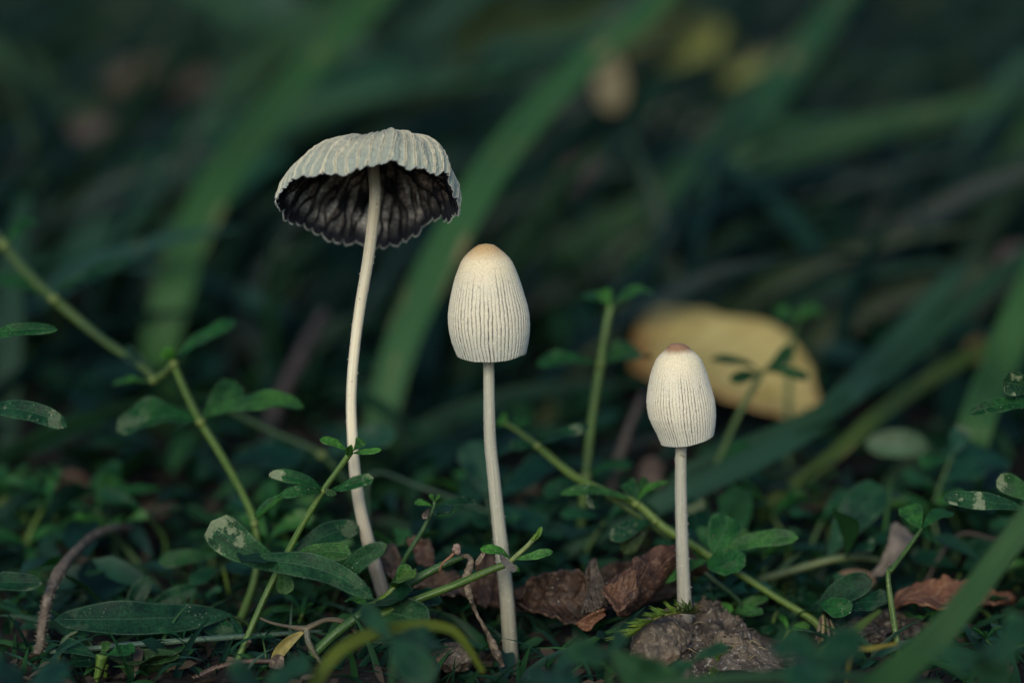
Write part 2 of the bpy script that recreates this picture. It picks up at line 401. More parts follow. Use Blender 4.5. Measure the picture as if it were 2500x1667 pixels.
def m_opencap():
    k = NT('open_cap_skin'); s = k.attr('s').outputs['Fac']; g = k.attr('groove').outputs['Fac']; r = k.attr('lip').outputs['Fac']
    n1 = k.noise(400, 4); col = k.mix(k.ramp(n1, .3, .7), (.36, .355, .27), (.48, .465, .355)); col = k.mix(k.ramp(s, .55, .98), col, (.31, .345, .295))
    col = k.mix(r, col, k.mix(k.noise(2200, 2), (.70, .62, .43), (.88, .79, .58))); col = k.mix(g, col, (.11, .10, .085))
    return k.done(k.princ(col, .68, .3, k.bump(k.math('ADD', n1, k.noise(2600, 3)), .5, .00018)))
def m_gill():
    k = NT('gill'); s = k.attr('s').outputs['Fac']; d = k.attr('depth').outputs['Fac']
    n1 = k.noise(330, 4, rough=.6); n2 = k.noise(3800, 2)
    spk = k.mix(k.ramp(n2, .40, .66), (.09, .075, .07), (.5, .41, .36))
    col = k.mix(k.math('MULTIPLY', k.ramp(n1, .40, .60), k.math('MULTIPLY', k.ramp(d, .55, .95, 1, 0), k.ramp(s, .72, .95, 1, 0))), (.010, .012, .021), spk)
    return k.done(k.princ(col, .75, .25, k.bump(n2, .6, .0002)))
def m_inner():
    k = NT('cap_underside'); s = k.attr('s').outputs['Fac']; n1 = k.noise(280, 4, rough=.6); n2 = k.noise(3600, 2)
    col = k.mix(k.ramp(n2, .38, .66), (.25, .245, .245), (.80, .77, .74)); col = k.mix(k.ramp(n1, .42, .62, .75, 0), col, (.009, .011, .019))
    col = k.mix(k.ramp(s, .80, .97), col, (.008, .010, .018))
    return k.done(k.princ(col, .75, .25, k.bump(n2, .6, .0002)))
def m_plain(name, c, rough=.6, var=.3, scale=600):
    k = NT(name); n = k.noise(scale, 4); col = k.mix(k.ramp(n, .3, .7), tuple(x * (1 - var) for x in c), tuple(x * (1 + var) for x in c))
    return k.done(k.princ(col, rough, .35, k.bump(n, .4, .0002)))
def m_mass(name, cols, rough=.5, trans=.25):
    """ground vegetation: colour picked per leaf"""
    k = NT(name); rnd = k.n('NewGeometry').outputs['Random Per Island']
    cr = k.n('ValToRGB', {'Fac': rnd}); e = cr.color_ramp; e.interpolation = 'CONSTANT'
    e.elements[0].position = 0; e.elements[0].color = cols[0] + (1,); e.elements[1].position = 1 / len(cols); e.elements[1].color = cols[1] + (1,)
    for i, c in enumerate(cols[2:]): el = e.elements.new((i + 2) / len(cols)); el.color = c + (1,)
    col = k.mix(1.0, cr.outputs[0], k.mix(k.ramp(k.noise(150, 3), .3, .7), (.7, .7, .72), (1.25, 1.25, 1.2)), 'MULTIPLY')
    a = k.princ(col, rough, .22); tr = k.n('BsdfTranslucent', {'Color': k.mix(1.0, col, (1.4, 1.6, .6), 'MULTIPLY')}).outputs[0]
    return k.done(k.n('MixShader', {0: trans, 1: a, 2: tr}).outputs[0])

LEAF, GRASS, STALK, SOIL, CLOD = m_leaf(), m_grass(), m_stalk(), m_soil(), m_clod()
DEAD = m_dry('dead_leaf', (.012, .008, .007), (.042, .021, .015), (.12, .075, .05), vein=.25)
RUST = m_dry('rust_leaf', (.085, .034, .018), (.155, .066, .034), (.25, .14, .085), vein=.45)
YELLOW = m_dry('yellow_leaf', (.40, .25, .065), (.46, .36, .11), (.42, .30, .12), .5)
BARK = m_dry('bark', (.045, .036, .030), (.12, .092, .070), (.25, .20, .155))
WITHER = m_dry('withered', (.030, .024, .022), (.14, .105, .078), (.30, .24, .18))
FUZZ = m_dry('fuzzy_stalk', (.075, .058, .045), (.15, .118, .092), (.26, .22, .18))
STRAW = m_dry('straw', (.16, .12, .062), (.30, .235, .13), (.38, .32, .20))

# tints
DEEP = (.010, .053, .025); MIDG = (.019, .090, .025); BRI = (.056, .175, .028); YEL = (.105, .190, .030); TEAL = (.011, .060, .042); BLU = (.010, .048, .038)
DIM = (.008, .033, .024); STEMG = (.080, .150, .028)
# ------------------------------------------------------------------ ground
def build_ground():
    a = np.concatenate([-np.geomspace(120, .2, 16), np.linspace(-.19, .19, 240), np.geomspace(.2, 120, 16)])
    b = np.concatenate([-np.geomspace(120, .28, 12), np.linspace(-.26, .70, 260), np.geomspace(.72, 250, 16)])
    X, Yg = np.meshgrid(a, b, indexing='ij'); Z = ground_z(X, Yg)
    near = (np.abs(X) < .2) & (Yg < .7) & (Yg > -.27)
    Z = Z + np.where(near, .0011 * fbm(np.stack([X * 160, Yg * 160, 0 * X], -1), 5), 0)
    vs = np.stack([X, Yg, Z], -1).reshape(-1, 3)
    o = solo('ground', None, None, (0, 0, 0), vs, [grid_faces(len(a), len(b), flip=True)], SOIL, kind='structure'); return o
build_ground()

# ------------------------------------------------------------------ mushrooms
def bell_cap(root, rows, zoom, org, Y, ytop, yend_l, yend_r, yend_f, ngr, s_lo, s_hi, strength, mat, seed, gw):
    rows = np.array(rows, float); ry = org[1] + rows[:, 0] / zoom; xl = org[0] + rows[:, 1] / zoom; xr = org[0] + rows[:, 2] / zoom
    nph, ns = 720, 190
    ph = np.linspace(0, 2 * np.pi, nph, endpoint=False); s = np.linspace(0, 1, ns) ** 0.85
    cx = np.cos(ph); cy = np.sin(ph)                 # cy<0 faces the camera
    ye = (yend_l + yend_r) / 2 + (yend_r - yend_l) / 2 * cx + (yend_f - (yend_l + yend_r) / 2) * np.clip(-cy, 0, 1) ** 2
    rs = np.random.default_rng(seed)
    ye = ye + 1.6 * np.interp((ph * 26 / (2 * np.pi)) % 26, np.arange(27), np.append(rs.normal(size=26), 0)) + 0.8 * np.sin(ph * ngr)
    yy = ytop + s[:, None] * (ye[None] - ytop)
    xc = np.interp(yy, ry, (xl + xr) / 2); rr = np.interp(yy, ry, (xr - xl) / 2); sc = SC(Y)
    # grooves
    q = np.stack([s[:, None] * 7 + 0 * ph, cx[None] * 4 + 0 * yy, cy[None] * 4 + 0 * yy], -1)
    u = ph[None] * ngr / (2 * np.pi) + .22 * vnoise(q, 2) + .10 * vnoise(q * 5, 3); kx = np.round(u); fr = np.abs(u - kx); ki = kx.astype(int) % ngr
    st0 = rs.uniform(s_lo, s_hi, ngr); stg = rs.uniform(.3, 1, ngr) * strength
    on = np.clip((s[:, None] - st0[ki]) / .22, 0, 1); broken = np.clip(.95 + .6 * vnoise(q * np.array([5, 6, 6]), 4), .4, 1)
    facing = 1.0
    g = np.clip(1.5 * stg[ki] * on * broken, 0, 1.15) * np.exp(-(fr / gw) ** 2)
    pl = on * (.5 + .5 * np.cos(2 * np.pi * (u - kx)))
    nz = .7 * vnoise(np.stack([cx[None] * 26 * rr / 90, cy[None] * 26 * rr / 90, yy * .35], -1), 5)
    r = rr - 2.6 * g - .5 * pl + nz * np.clip((s[:, None] - .2) * 4, 0, 1) * .22
    cen = np.array([[V(a, b, Y) for a, b in zip(xx, yv)] for xx, yv in zip(xc[:, ::60], yy[:, ::60])])     # coarse centres
    idx = np.arange(0, nph + 1, 60); cen = np.concatenate([cen, cen[:, :1]], 1)
    ci = np.stack([np.stack([np.interp(np.arange(nph), idx, cen[i, :, k]) for k in range(3)], -1) for i in range(ns)])
    X = ci + np.stack([cx[None] * r * sc, cy[None] * r * sc, 0 * r], -1)
    # inner skin
    th = 0.0006; inn = []
    for kx_, (dz, f) in enumerate(((-.0001, .985), (.0006, .93), (.003, .84), (.005, .60))):
        e = X[-1]; c0 = ci[-1]; p = c0 + (e - c0) * f; p[:, 2] += dz; inn.append(p)
    top = np.array(inn); V_ = np.vstack([X.reshape(-1, 3), top.reshape(-1, 3), top[-1].mean(0)[None]])
    nr = ns + 4; f = [grid_faces(nr, nph, closed=True, flip=True)]; last = (nr - 1) * nph; ctr = len(V_) - 1
    f.append(np.stack([last + np.arange(nph), last + (np.arange(nph) + 1) % nph, np.full(nph, ctr)], 1))
    sa = np.concatenate([np.repeat(s, nph), np.ones(4 * nph + 1)]); ga = np.concatenate([np.clip(g, 0, 1).reshape(-1), np.repeat([.15, .8, 1, 1], nph), [1]])
    part('cap', root, V_, f, mat, attrs={'s': sa, 'groove': ga})

def stipe(root, pts, Y, w, mat, seed, n=90, hairs=60):
    P = np.array([V(x, y, Y + (p[0] if p else 0)) for x, y, *p in pts]); sc = SC(Y)
    vs, f, uv = tube(P, [a * sc * .5 for a in w], 28, n, .012, 9, .018, seed)
    o = part('stem', root, vs, f, mat, uv=uv)
    # fine fibrils standing off the stem
    rs = np.random.default_rng(seed); C_ = spline(P, 200); R_ = np.interp(np.linspace(0, 1, 200), np.linspace(0, 1, len(w)), w) * sc * .5; hv = []
    for _ in range(hairs):
        i = rs.integers(20, 195); a = rs.uniform(0, 2 * np.pi); d = np.array([math.cos(a), math.sin(a), rs.uniform(-.6, .6)]); p = C_[i] + np.array([math.cos(a), math.sin(a), 0]) * R_[i] * .97
        l = .00018 * rs.uniform(.6, 1.6); hv += [p + np.array([0, 0, .00006]), p - np.array([0, 0, .00006]), p + d * l]
    part('fibril', root, hv, [np.arange(len(hv)).reshape(-1, 3)], FIB)['kind'] = 'stuff'
    return o
FIB = m_plain('fibril', (.55, .52, .46))

CAP2 = m_cap('cream_cap', (.84, .72, .50), (.76, .705, .565), (.62, .625, .56), (.60, .385, .18), .080, .1)
CAP3 = m_cap('ivory_cap', (.86, .76, .54), (.78, .72, .585), (.66, .65, .575), (.34, .19, .115), .072, .6)
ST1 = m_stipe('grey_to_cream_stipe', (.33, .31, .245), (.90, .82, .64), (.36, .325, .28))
ST2 = m_stipe('pale_stipe', (.44, .44, .37), (.45, .44, .365), (.29, .28, .225))
ST3 = m_stipe('grey_stipe', (.43, .42, .35), (.45, .44, .375), (.38, .365, .31))

r2 = thing('mushroom', 'tall closed cream mushroom with tawny tip and finely grooved bell cap', 'mushroom', V(1247, 1622, 0), 'three mushrooms')
rows2 = [(152,640,650),(158,585,700),(165,560,722),(200,505,775),(250,448,835),(300,402,885),(350,370,920),(400,350,945),(500,312,985),(600,285,1020),(700,263,1050),(800,245,1080),(900,233,1100),(1000,234,1107),(1100,247,1104),(1200,272,1088),(1300,312,1066),(1345,332,1048),(1420,352,1030)]
bell_cap(r2, rows2, 4.357, (1040, 560), 0, 560 + 152 / 4.357, 868, 860, 872, 60, .14, .36, 1.0, CAP2, 3, .105)
stipe(r2, [(1191, 800), (1193, 893), (1196, 1063), (1205, 1160), (1217, 1275), (1235, 1435), (1243, 1540), (1247, 1620), (1250, 1680)], 0, [26, 27, 29, 31, 33, 35, 36, 38, 42], ST2, 5)

r3 = thing('mushroom', 'short closed ivory mushroom with brown capped tip standing on the soil clod', 'mushroom', V(1672, 1500, 0), 'three mushrooms')
rows3 = [(188,570,590),(195,505,648),(215,475,685),(245,448,728),(300,398,785),(350,345,842),(400,308,878),(500,265,920),(600,235,955),(700,215,985),(800,200,1015),(900,190,1040),(1000,198,1052),(1100,215,1056),(1200,258,1050),(1300,312,1034),(1400,356,1015),(1450,376,1005)]
bell_cap(r3, rows3, 5.058, (1540, 800), 0, 800 + 188 / 5.058, 1081, 1060, 1077, 64, .18, .45, 1.0, CAP3, 8, .085)
stipe(r3, [(1660, 1010), (1662, 1084), (1662, 1180), (1664, 1275), (1668, 1400), (1673, 1520)], 0, [27, 28, 30, 31, 33, 39], ST3, 6)

r1 = thing('mushroom', 'tallest mushroom with an open tilted grey cap showing black gills', 'mushroom', at_ground(975, 9), 'three mushrooms')
Y1 = 2.0
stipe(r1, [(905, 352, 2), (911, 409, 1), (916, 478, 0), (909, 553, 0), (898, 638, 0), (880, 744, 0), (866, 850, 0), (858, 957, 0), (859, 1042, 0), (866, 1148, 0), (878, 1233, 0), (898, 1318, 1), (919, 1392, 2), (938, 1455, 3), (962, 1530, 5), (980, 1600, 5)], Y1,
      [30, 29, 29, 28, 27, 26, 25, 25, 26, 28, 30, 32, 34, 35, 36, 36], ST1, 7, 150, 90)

def open_cap(root):
    z, ox, oy = 4.48, 640, 290
    near = [(155,862),(200,800),(290,715),(370,655),(500,607),(600,598),(690,592),(790,622),(870,612),(930,590),(1060,552),(1200,528),(1300,502),(1370,478),(1440,458),(1520,497),(1610,520),(1700,510),(1780,548),(1850,585),(1930,578),(2000,585),(2050,700),(2100,830),(2160,950)]
    far = [(155,862),(200,935),(260,1020),(400,1110),(600,1230),(800,1300),(1000,1325),(1270,1355),(1400,1345),(1500,1310),(1680,1230),(1800,1110),(2030,1045),(2110,1010),(2160,950)]
    cx, a = 1157.0, 1003.0
    def curve(pts):
        p = np.array(pts, float); q = spline(p, 400); psi = np.arccos(np.clip((cx - q[:, 0]) / a, -1, 1)); return psi, q     # psi 0 = left, pi = right
    pn, qn = curve(near); pf, qf = curve(far)
    NPL = 48; nph = 1440; ph = np.linspace(0, 2 * np.pi, nph, endpoint=False)       # 0 left, through the camera side, pi right, back by the far side
    px = np.where(ph <= np.pi, np.interp(ph, pn, qn[:, 0]), np.interp(2 * np.pi - ph, pf, qf[:, 0]))
    py = np.where(ph <= np.pi, np.interp(ph, pn, qn[:, 1]), np.interp(2 * np.pi - ph, pf, qf[:, 1]))
    Rm = a / z * SC(Y1)                                                     # rim radius in metres
    dep = Y1 - np.sin(ph) * Rm * 1000 * math.cos(math.radians(28))
    rim = np.array([V(ox + x / z, oy + y / z, d) for x, y, d in zip(px, py, dep)])
    cen = rim.mean(0); apx = V(ox + 1265 / z, oy + 905 / z, Y1) ; cenA = V(ox + 1157 / z, oy + 905 / z, Y1)
    axis = np.array([0, math.sin(math.radians(30)), math.cos(math.radians(30))]); h = 160 * SC(Y1)
    ns = 90; s = np.linspace(0.0, 1, ns) ** .9
    rs = np.random.default_rng(11)
    def surf(s, inset=0.0, pleat=True):
        t = s * np.pi / 2; rad = np.sin(t); hh = np.cos(t) ** .95
        shift = (apx - cenA)[None, None] * (hh * .9)[:, None, None]
        base = cen[None, None] + (rim - cen)[None] * rad[:, None, None] * (1 - inset) + axis[None, None] * (h * hh * (1 - inset * 1.3))[:, None, None] + shift
        return base
    X = surf(s); n_out = unit(X - (cen - axis * .004)[None, None])
    q = np.stack([s[:, None] * 5 + 0 * ph, np.cos(ph)[None] * 5 + 0 * X[..., 0], np.sin(ph)[None] * 5 + 0 * X[..., 0]], -1)
    u = ph[None] * NPL / (2 * np.pi) + .28 * vnoise(q, 6) + .10 * vnoise(q * 4, 8); kx = np.round(u); fr = u - kx; ki = kx.astype(int) % NPL
    stg = rs.uniform(.45, 1, NPL)[ki]; on = np.clip((s[:, None] - .16) / .2, 0, 1) * stg; wl = rs.uniform(.085, .15, NPL)[ki] * np.clip(1.3 - .55 * s[:, None], .5, 1.3)
    lip = on * (np.exp(-((np.abs(fr) - wl) / .06) ** 2)); slit = on * np.exp(-(fr / .035) ** 2)
    pleat = np.cos(2 * np.pi * fr)
    dsp = .00016 * lip - .00020 * slit + on * .00010 * pleat * s[:, None] + .00014 * vnoise(q * 7, 9) * s[:, None]
    fold2 = np.sin(u * 2 * np.pi * 3 + 2 * vnoise(q, 3)); dsp = dsp + .00005 * fold2 * s[:, None]
    X = X + n_out * dsp[..., None]
    # the margin: scalloped, each pleat hanging a little lower or higher
    sc_ = (np.where(ph > np.pi, .0010, .00016 + .0003 * np.clip(vnoise(np.stack([ph * 6, 0 * ph + 3, 0 * ph], -1), 9), 0, 1)) * np.abs(np.cos(np.pi * (u[-1] + .5))) ** .55 * (.55 + .45 * stg[-1]) + .00045 * vnoise(np.stack([ph * 9, 0 * ph, 0 * ph], -1), 4)); down = unit(rim - X[-9])
    fall = np.clip((s - .86) / .14, 0, 1)[:, None, None] ** 2
    X = X + down[None] * (sc_[None, :, None] * fall)
    attrs = {'s': np.repeat(s, nph), 'groove': np.clip(slit, 0, 1).reshape(-1), 'lip': np.clip(lip, 0, 1).reshape(-1)}
    cap = part('cap', root, X.reshape(-1, 3), [grid_faces(ns, nph, closed=True)], m_opencap(), attrs=attrs)
    # underside skin, joined to the margin
    inner = X - n_out * (.00022 + .0003 * (1 - s))[:, None, None]; inner[-1] = X[-1]
    part('cap_underside', cap, inner.reshape(-1, 3), [grid_faces(ns, nph, closed=True, flip=True)], m_inner(), attrs={'s': np.repeat(s, nph)})
    # pale thread of skin along the margin
    e = X[-1]; en = n_out[-1]; dn = down; rr_ = .00008; k = 5; ring = [e + en * rr_ * math.cos(2 * math.pi * j / k) + dn * rr_ * math.sin(2 * math.pi * j / k) for j in range(k)]
    R = np.stack(ring, 1); vs = R.reshape(-1, 3); f = grid_faces(nph, k, closed=True); j = np.arange(k); f = np.vstack([f, np.stack([(nph - 1) * k + j, (nph - 1) * k + (j + 1) % k, (j + 1) % k, j], 1)])
    part('margin', cap, vs, [f], m_plain('margin', (.40, .43, .42)))
    GILL = m_gill(); ng = 56
    for g in range(ng):
        p0 = (g + rs.uniform(-.25, .25)) / ng * nph; i0 = int(p0) % nph; longg = g % 2 == 0 or rs.random() < .35
        nt, nd = 30, 5; tt = np.linspace(.14 if longg else rs.uniform(.4, .6), .985, nt); wob = np.cumsum(rs.normal(0, .8, 8)); wob -= wob.mean()
        lat = np.interp(np.linspace(0, 7, nt), np.arange(8), wob) * nph / ng * .22
        dmax = rs.uniform(.0011, .0019) if longg else rs.uniform(.0007, .0012); tiltg = rs.uniform(-1, 1)
        vs = []; dd = []; ss = []
        for a_ in range(nt):
            col = (p0 + lat[a_]) % nph; fi = tt[a_] ** (1 / .9) * (ns - 1); r0 = int(min(fi, ns - 2)); fr0 = fi - r0; c0 = int(col)
            p = inner[r0, c0] * (1 - fr0) + inner[r0 + 1, c0] * fr0; nn_ = n_out[r0, c0]; tang = unit(inner[r0, (c0 + 6) % nph] - inner[r0, c0 - 6])
            prof = math.sin(math.pi * min(1, max(0, (tt[a_] - tt[0]) / (1.0 - tt[0]))) ** .75) ** .7; dloc = dmax * max(prof, .06)
            for b_ in range(nd):
                w_ = b_ / (nd - 1); vs.append(p - nn_ * (dloc * w_ - .00008) + tang * (w_ ** 1.6 * dloc * (.45 * tiltg + .55 * math.sin(tt[a_] * 11 + g * 1.7)))); dd.append(w_); ss.append(tt[a_])
        vs = np.array(vs); nrm_ = np.zeros_like(vs); G = vs.reshape(nt, nd, 3); nn2 = unit(np.cross(np.gradient(G, axis=0), np.gradient(G, axis=1))).reshape(-1, 3)
        tk = (.00010 * (1 - .55 * np.array(dd)))[:, None]; full = np.vstack([vs + nn2 * tk, vs - nn2 * tk]); kk = nt * nd
        rimf = np.arange(nt - 1); e1 = rimf * nd + nd - 1; e2 = e1 + nd
        part('gill', cap, full, [grid_faces(nt, nd), grid_faces(nt, nd, kk, flip=True), np.stack([e1, e2, e2 + kk, e1 + kk], 1)], GILL, attrs={'s': ss + ss, 'depth': dd + dd})
open_cap(r1)
# ------------------------------------------------------------------ soil clod, bark, moss, dead leaves
def Vs(pts): return np.array([V(*p) for p in pts])

def build_clod():
    # silhouette of the clod: columns of the photo -> crest height
    root = None
    cx = V(1745, 1560, 2); zt = V(1745, 1492, 2)[2]
    cols = [(1570, 1545), (1610, 1508), (1640, 1494), (1700, 1490), (1720, 1487), (1760, 1500), (1800, 1520), (1840, 1545), (1880, 1572), (1930, 1596), (1975, 1625)]
    n, m = 230, 130; xs = np.linspace(1545, 1985, n); Ys = np.linspace(-13, 15, m)
    crest = np.interp(xs, [c[0] for c in cols], [c[1] for c in cols])
    P = np.zeros((n, m, 3)); 
    for i, x in enumerate(xs):
        top = V(x, crest[i], 1)[2]
        xw = V(x, 1550, 0)[0]
        for j, Yv in enumerate(Ys):
            s = (Yv - 1) / (13.0 if Yv > 1 else 13.5); prof = max(0.0, 1 - abs(s) ** 1.7) ** .8
            e = min(1, (i / (n - 1)) / .10, (1 - i / (n - 1)) / .12) ** .6
            P[i, j] = (xw, Yv * .001, -.0015 + (top + .0015) * prof * e)
    q = P * 190; nz = fbm(q, 6, 3, .58); cr = np.clip(.10 - np.abs(vnoise(P * 330 + 4, 5)), 0, 1) * 10
    amp = np.clip(P[..., 2] / .004, 0, 1)
    P[..., 2] += amp * (.00125 * nz - .0009 * cr); P[..., 0] += .0008 * fbm(P * 210 + 50, 4, 6) * amp; P[..., 1] += .0012 * fbm(P * 170 + 90, 5, 7) * amp
    ph = np.stack([P[..., 0] * 900, P[..., 1] * 900, 0 * nz], -1); P[..., 2] += amp * (.00035 * vnoise(ph, 2) + .0006 * fbm(P * 620, 4, 12, .66) - .0007 * np.clip(.16 - np.abs(vnoise(P * 760 + 8, 15)), 0, 1) * 4)
    solo('soil_clod', 'crumbly grey brown soil clod under the short ivory mushroom', 'soil clod', (cx[0], 0, 0), P.reshape(-1, 3), [grid_faces(n, m, flip=True)], CLOD)
build_clod()

vs, f = lump_geo(V(1612, 1574, -8), np.array([74, 62, 74]) * SC(0), 6, .20, 1.25, 4, 6, gain=.5, creases=.25)
vs = vs + unit(vs - V(1612, 1574, -8)) * (np.clip(fbm(vs * 700, 4, 2), -1, 1) * .00035)[:, None]
vs[:, 2] = np.maximum(vs[:, 2], -.005)
solo('earth_lump', 'rounded tan brown lump of bark leaning on the left of the soil clod', 'bark lump', V(1618, 1620, -9), vs, f, m_dry('tan_lump', (.055, .046, .040), (.135, .100, .070), (.25, .20, .155)))
vs, f = lump_geo(V(1105, 1606, -3), np.array([52, 40, 36]) * SC(0), 5, .22, 1.6, 9, 5, creases=.35); vs[:, 2] = np.maximum(vs[:, 2], -.005)
solo('bark_chunk', 'wrinkled brown bark chunk lying by the foot of the tawny tipped mushroom', 'bark chunk', V(1105, 1630, -2), vs, f, BARK)
vs, f = lump_geo(V(1160, 1618, 4), np.array([40, 36, 26]) * SC(0), 4, .3, 1.7, 12, 5, creases=.4); vs[:, 2] = np.maximum(vs[:, 2], -.005)
solo('bark_chunk', 'small blackish crumb of bark tucked behind the wrinkled bark chunk', 'bark chunk', V(1160, 1635, 4), vs, f, m_dry('dark_bark', (.018, .015, .014), (.045, .036, .03), (.12, .1, .085)))
DK = m_dry('dark_soil', (.016, .014, .014), (.045, .037, .031), (.13, .105, .085))
for (x, y, Y, rx, ry, rz, sd_, lab) in [
    (2235, 1555, 3, 60, 50, 42, 21, 'dark crumbly soil lump under the rust brown leaf'), (2100, 1555, 0, 74, 55, 38, 22, 'dark soil lump beside the splintered straw'),
    (2300, 1545, 8, 70, 60, 45, 23, 'blackish soil lump behind the wide foreground blade'), (2165, 1525, 6, 50, 40, 34, 25, 'greyish soil lump at the foot of the thin green stalk'),
    (1960, 1620, -6, 46, 40, 24, 26, 'low dark crumb of soil at the tail of the soil clod')]:
    vs, f = lump_geo(V(x, y, Y), np.array([rx, ry, rz]) * SC(Y), 5, .34, 1.9, sd_, 6, creases=.4); vs[:, 2] = np.maximum(vs[:, 2], -.002)
    solo('soil_lump', lab, 'soil lump', V(x, y + rz, Y), vs, f, DK if sd_ != 25 else CLOD)

# moss sprig lying over the clod's shoulder
def moss(path, label, nleaf, ll, tints, rootp, cat='moss', flare=1.0, seed=1):
    rs = np.random.default_rng(seed); P = spline(path, 60); root = thing('moss_sprig', label, cat, rootp)
    vs, f, uv = tube(P, [.00022, .00018], 6, 30); part('stem', root, vs, f, STALK, uv=uv, tint=(.10, .12, .02))
    allv = []; allf = []; uvs = []; o = 0
    for i in range(nleaf):
        t = i / nleaf; k = min(58, int(t * 59)); d = unit(P[k + 1] - P[k]); a = i * 2.4 + rs.uniform(-.4, .4)
        e1 = unit(np.cross(d, [0, 0, 1])); e2 = np.cross(e1, d); o_ = e1 * math.cos(a) + e2 * (abs(math.sin(a)) * .8 + .2)
        L = ll * rs.uniform(.75, 1.15) * (1 if t < .8 else 1.1); T = P[k] + (d * (.75 if t < .85 else 1.3) + o_ * .75 * flare) * L
        if i < 120:
            v_, f_, u_ = leaf_geo(P[k], T, L * .19, N=unit(np.cross(d, o_) + d * .3), arch=-.05, fold=.5, prof=(.5, 1.1), nu=7, nv=3, thick=.00008, petiole=.3)
            part('leaf', root, v_, f_, LEAF, uv=u_, tint=tints[0] if rs.random() < .5 else tints[1])
    return root
moss(Vs([(1695, 1496, -6), (1660, 1494, -11), (1625, 1500, -12), (1590, 1514, -12), (1560, 1536, -12), (1540, 1552, -12)]), 'spiky yellow green moss sprig draped over the tan bark lump', 64, .0023, [(.22, .26, .035), (.13, .19, .03)], V(1695, 1500, -6), seed=4)
for (x, y, Y, lab, sd_) in [(1755, 1600, -13, 'tiny bright green moss tuft low on the soil clod', 5), (1740, 1655, -16, 'tiny green moss tuft in front of the soil clod', 6)]:
    moss(np.array([V(x - 4, y + 14, Y), V(x, y + 4, Y), V(x + 6, y - 6, Y - 1)]), lab, 20, .0013, [(.16, .26, .03), (.11, .20, .03)], V(x - 4, y + 14, Y), flare=1.5, seed=sd_)

def Vd(pts): return np.array([V(x, y, Y - 5) for x, y, Y in pts])
# curled brown dead leaf between the two closed mushrooms
root = thing('dead_leaf', 'large crumpled dark brown dead leaf between the two closed mushrooms', 'dead leaf', V(1430, 1535, 8))
vs, f, uv = sheet_geo(Vd([(1252, 1462, 8), (1285, 1420, 8), (1325, 1396, 8), (1360, 1393, 7), (1398, 1395, 7), (1410, 1386, 7), (1424, 1402, 6), (1436, 1398, 6)]),
                      Vd([(1256, 1475, 8), (1300, 1483, 5), (1345, 1500, 3), (1385, 1517, 3), (1405, 1520, 3), (1425, 1522, 3), (1450, 1505, 2), (1462, 1480, 2)]), 60, 34, .0026, .0007, 300, .0004, 4, seed=3, edge=.0004)
part('leaf_lobe', root, vs, f, DEAD, uv=uv)
vs, f, uv = sheet_geo(Vd([(1432, 1400, 7), (1440, 1366, 7), (1449, 1363, 7), (1462, 1386, 6), (1472, 1420, 5)]), Vd([(1412, 1500, 2), (1425, 1495, 1), (1440, 1490, 1), (1460, 1480, 1), (1478, 1462, 2)]), 30, 30, .001, .0008, 380, .0006, 2, seed=5, edge=.0005)
part('leaf_lobe', root, vs, f, m_dry('grey_brown_leaf', (.026, .021, .018), (.062, .045, .034), (.14, .11, .085), vein=.2), uv=uv)
vs, f, uv = sheet_geo(Vd([(1470, 1428, 6), (1510, 1405, 5), (1545, 1382, 4), (1553, 1360, 4), (1580, 1348, 6), (1620, 1332, 7), (1650, 1328, 9), (1690, 1345, 12), (1720, 1372, 15)]),
                      Vd([(1480, 1450, 4), (1500, 1490, 1), (1515, 1508, 0), (1530, 1500, 1), (1560, 1478, 4), (1600, 1445, 7), (1635, 1420, 9), (1680, 1410, 12), (1720, 1405, 15)]), 64, 34, -.0014, .0006, 260, .0003, 3, seed=7, edge=.0003)
part('leaf_lobe', root, vs, f, m_dry('warm_brown_leaf', (.024, .012, .009), (.070, .029, .018), (.15, .085, .055), vein=.25), uv=uv)['label'] = 'reddish brown folded lobe'
vs, f, uv = sheet_geo(Vd([(1472, 1430, 4), (1505, 1415, 2), (1535, 1398, 1), (1552, 1392, 1)]), Vd([(1470, 1440, 2), (1492, 1470, -1), (1512, 1496, -2), (1535, 1470, -1)]), 26, 22, .0015, .0005, 380, 0, 1, seed=9, edge=.0003)
part('leaf_fold', root, vs, f, m_dry('fox_brown_leaf', (.075, .036, .022), (.13, .064, .040), (.22, .13, .09), vein=.3), uv=uv)
vs, f, uv = sheet_geo(Vd([(1408, 1522, 0), (1425, 1508, 0), (1450, 1495, 0), (1478, 1485, 1)]), Vd([(1425, 1535, -1), (1440, 1537, -1), (1455, 1520, 0), (1478, 1500, 1)]), 20, 12, .0006, .0004, 380, 0, 1, seed=11)
part('leaf_fold', root, vs, f, RUST, uv=uv)
vs, f, uv = sheet_geo(Vd([(1250, 1440, 16), (1330, 1415, 16), (1440, 1400, 15), (1490, 1376, 15), (1530, 1370, 16), (1600, 1375, 17), (1690, 1380, 18)]), Vd([(1255, 1490, 12), (1330, 1500, 11), (1440, 1505, 11), (1490, 1490, 12), (1530, 1480, 13), (1600, 1465, 15), (1690, 1440, 17)]), 44, 18, .001, .0008, 300, 0, 1, seed=13)
part('leaf_lobe', root, vs, f, DEAD, uv=uv)

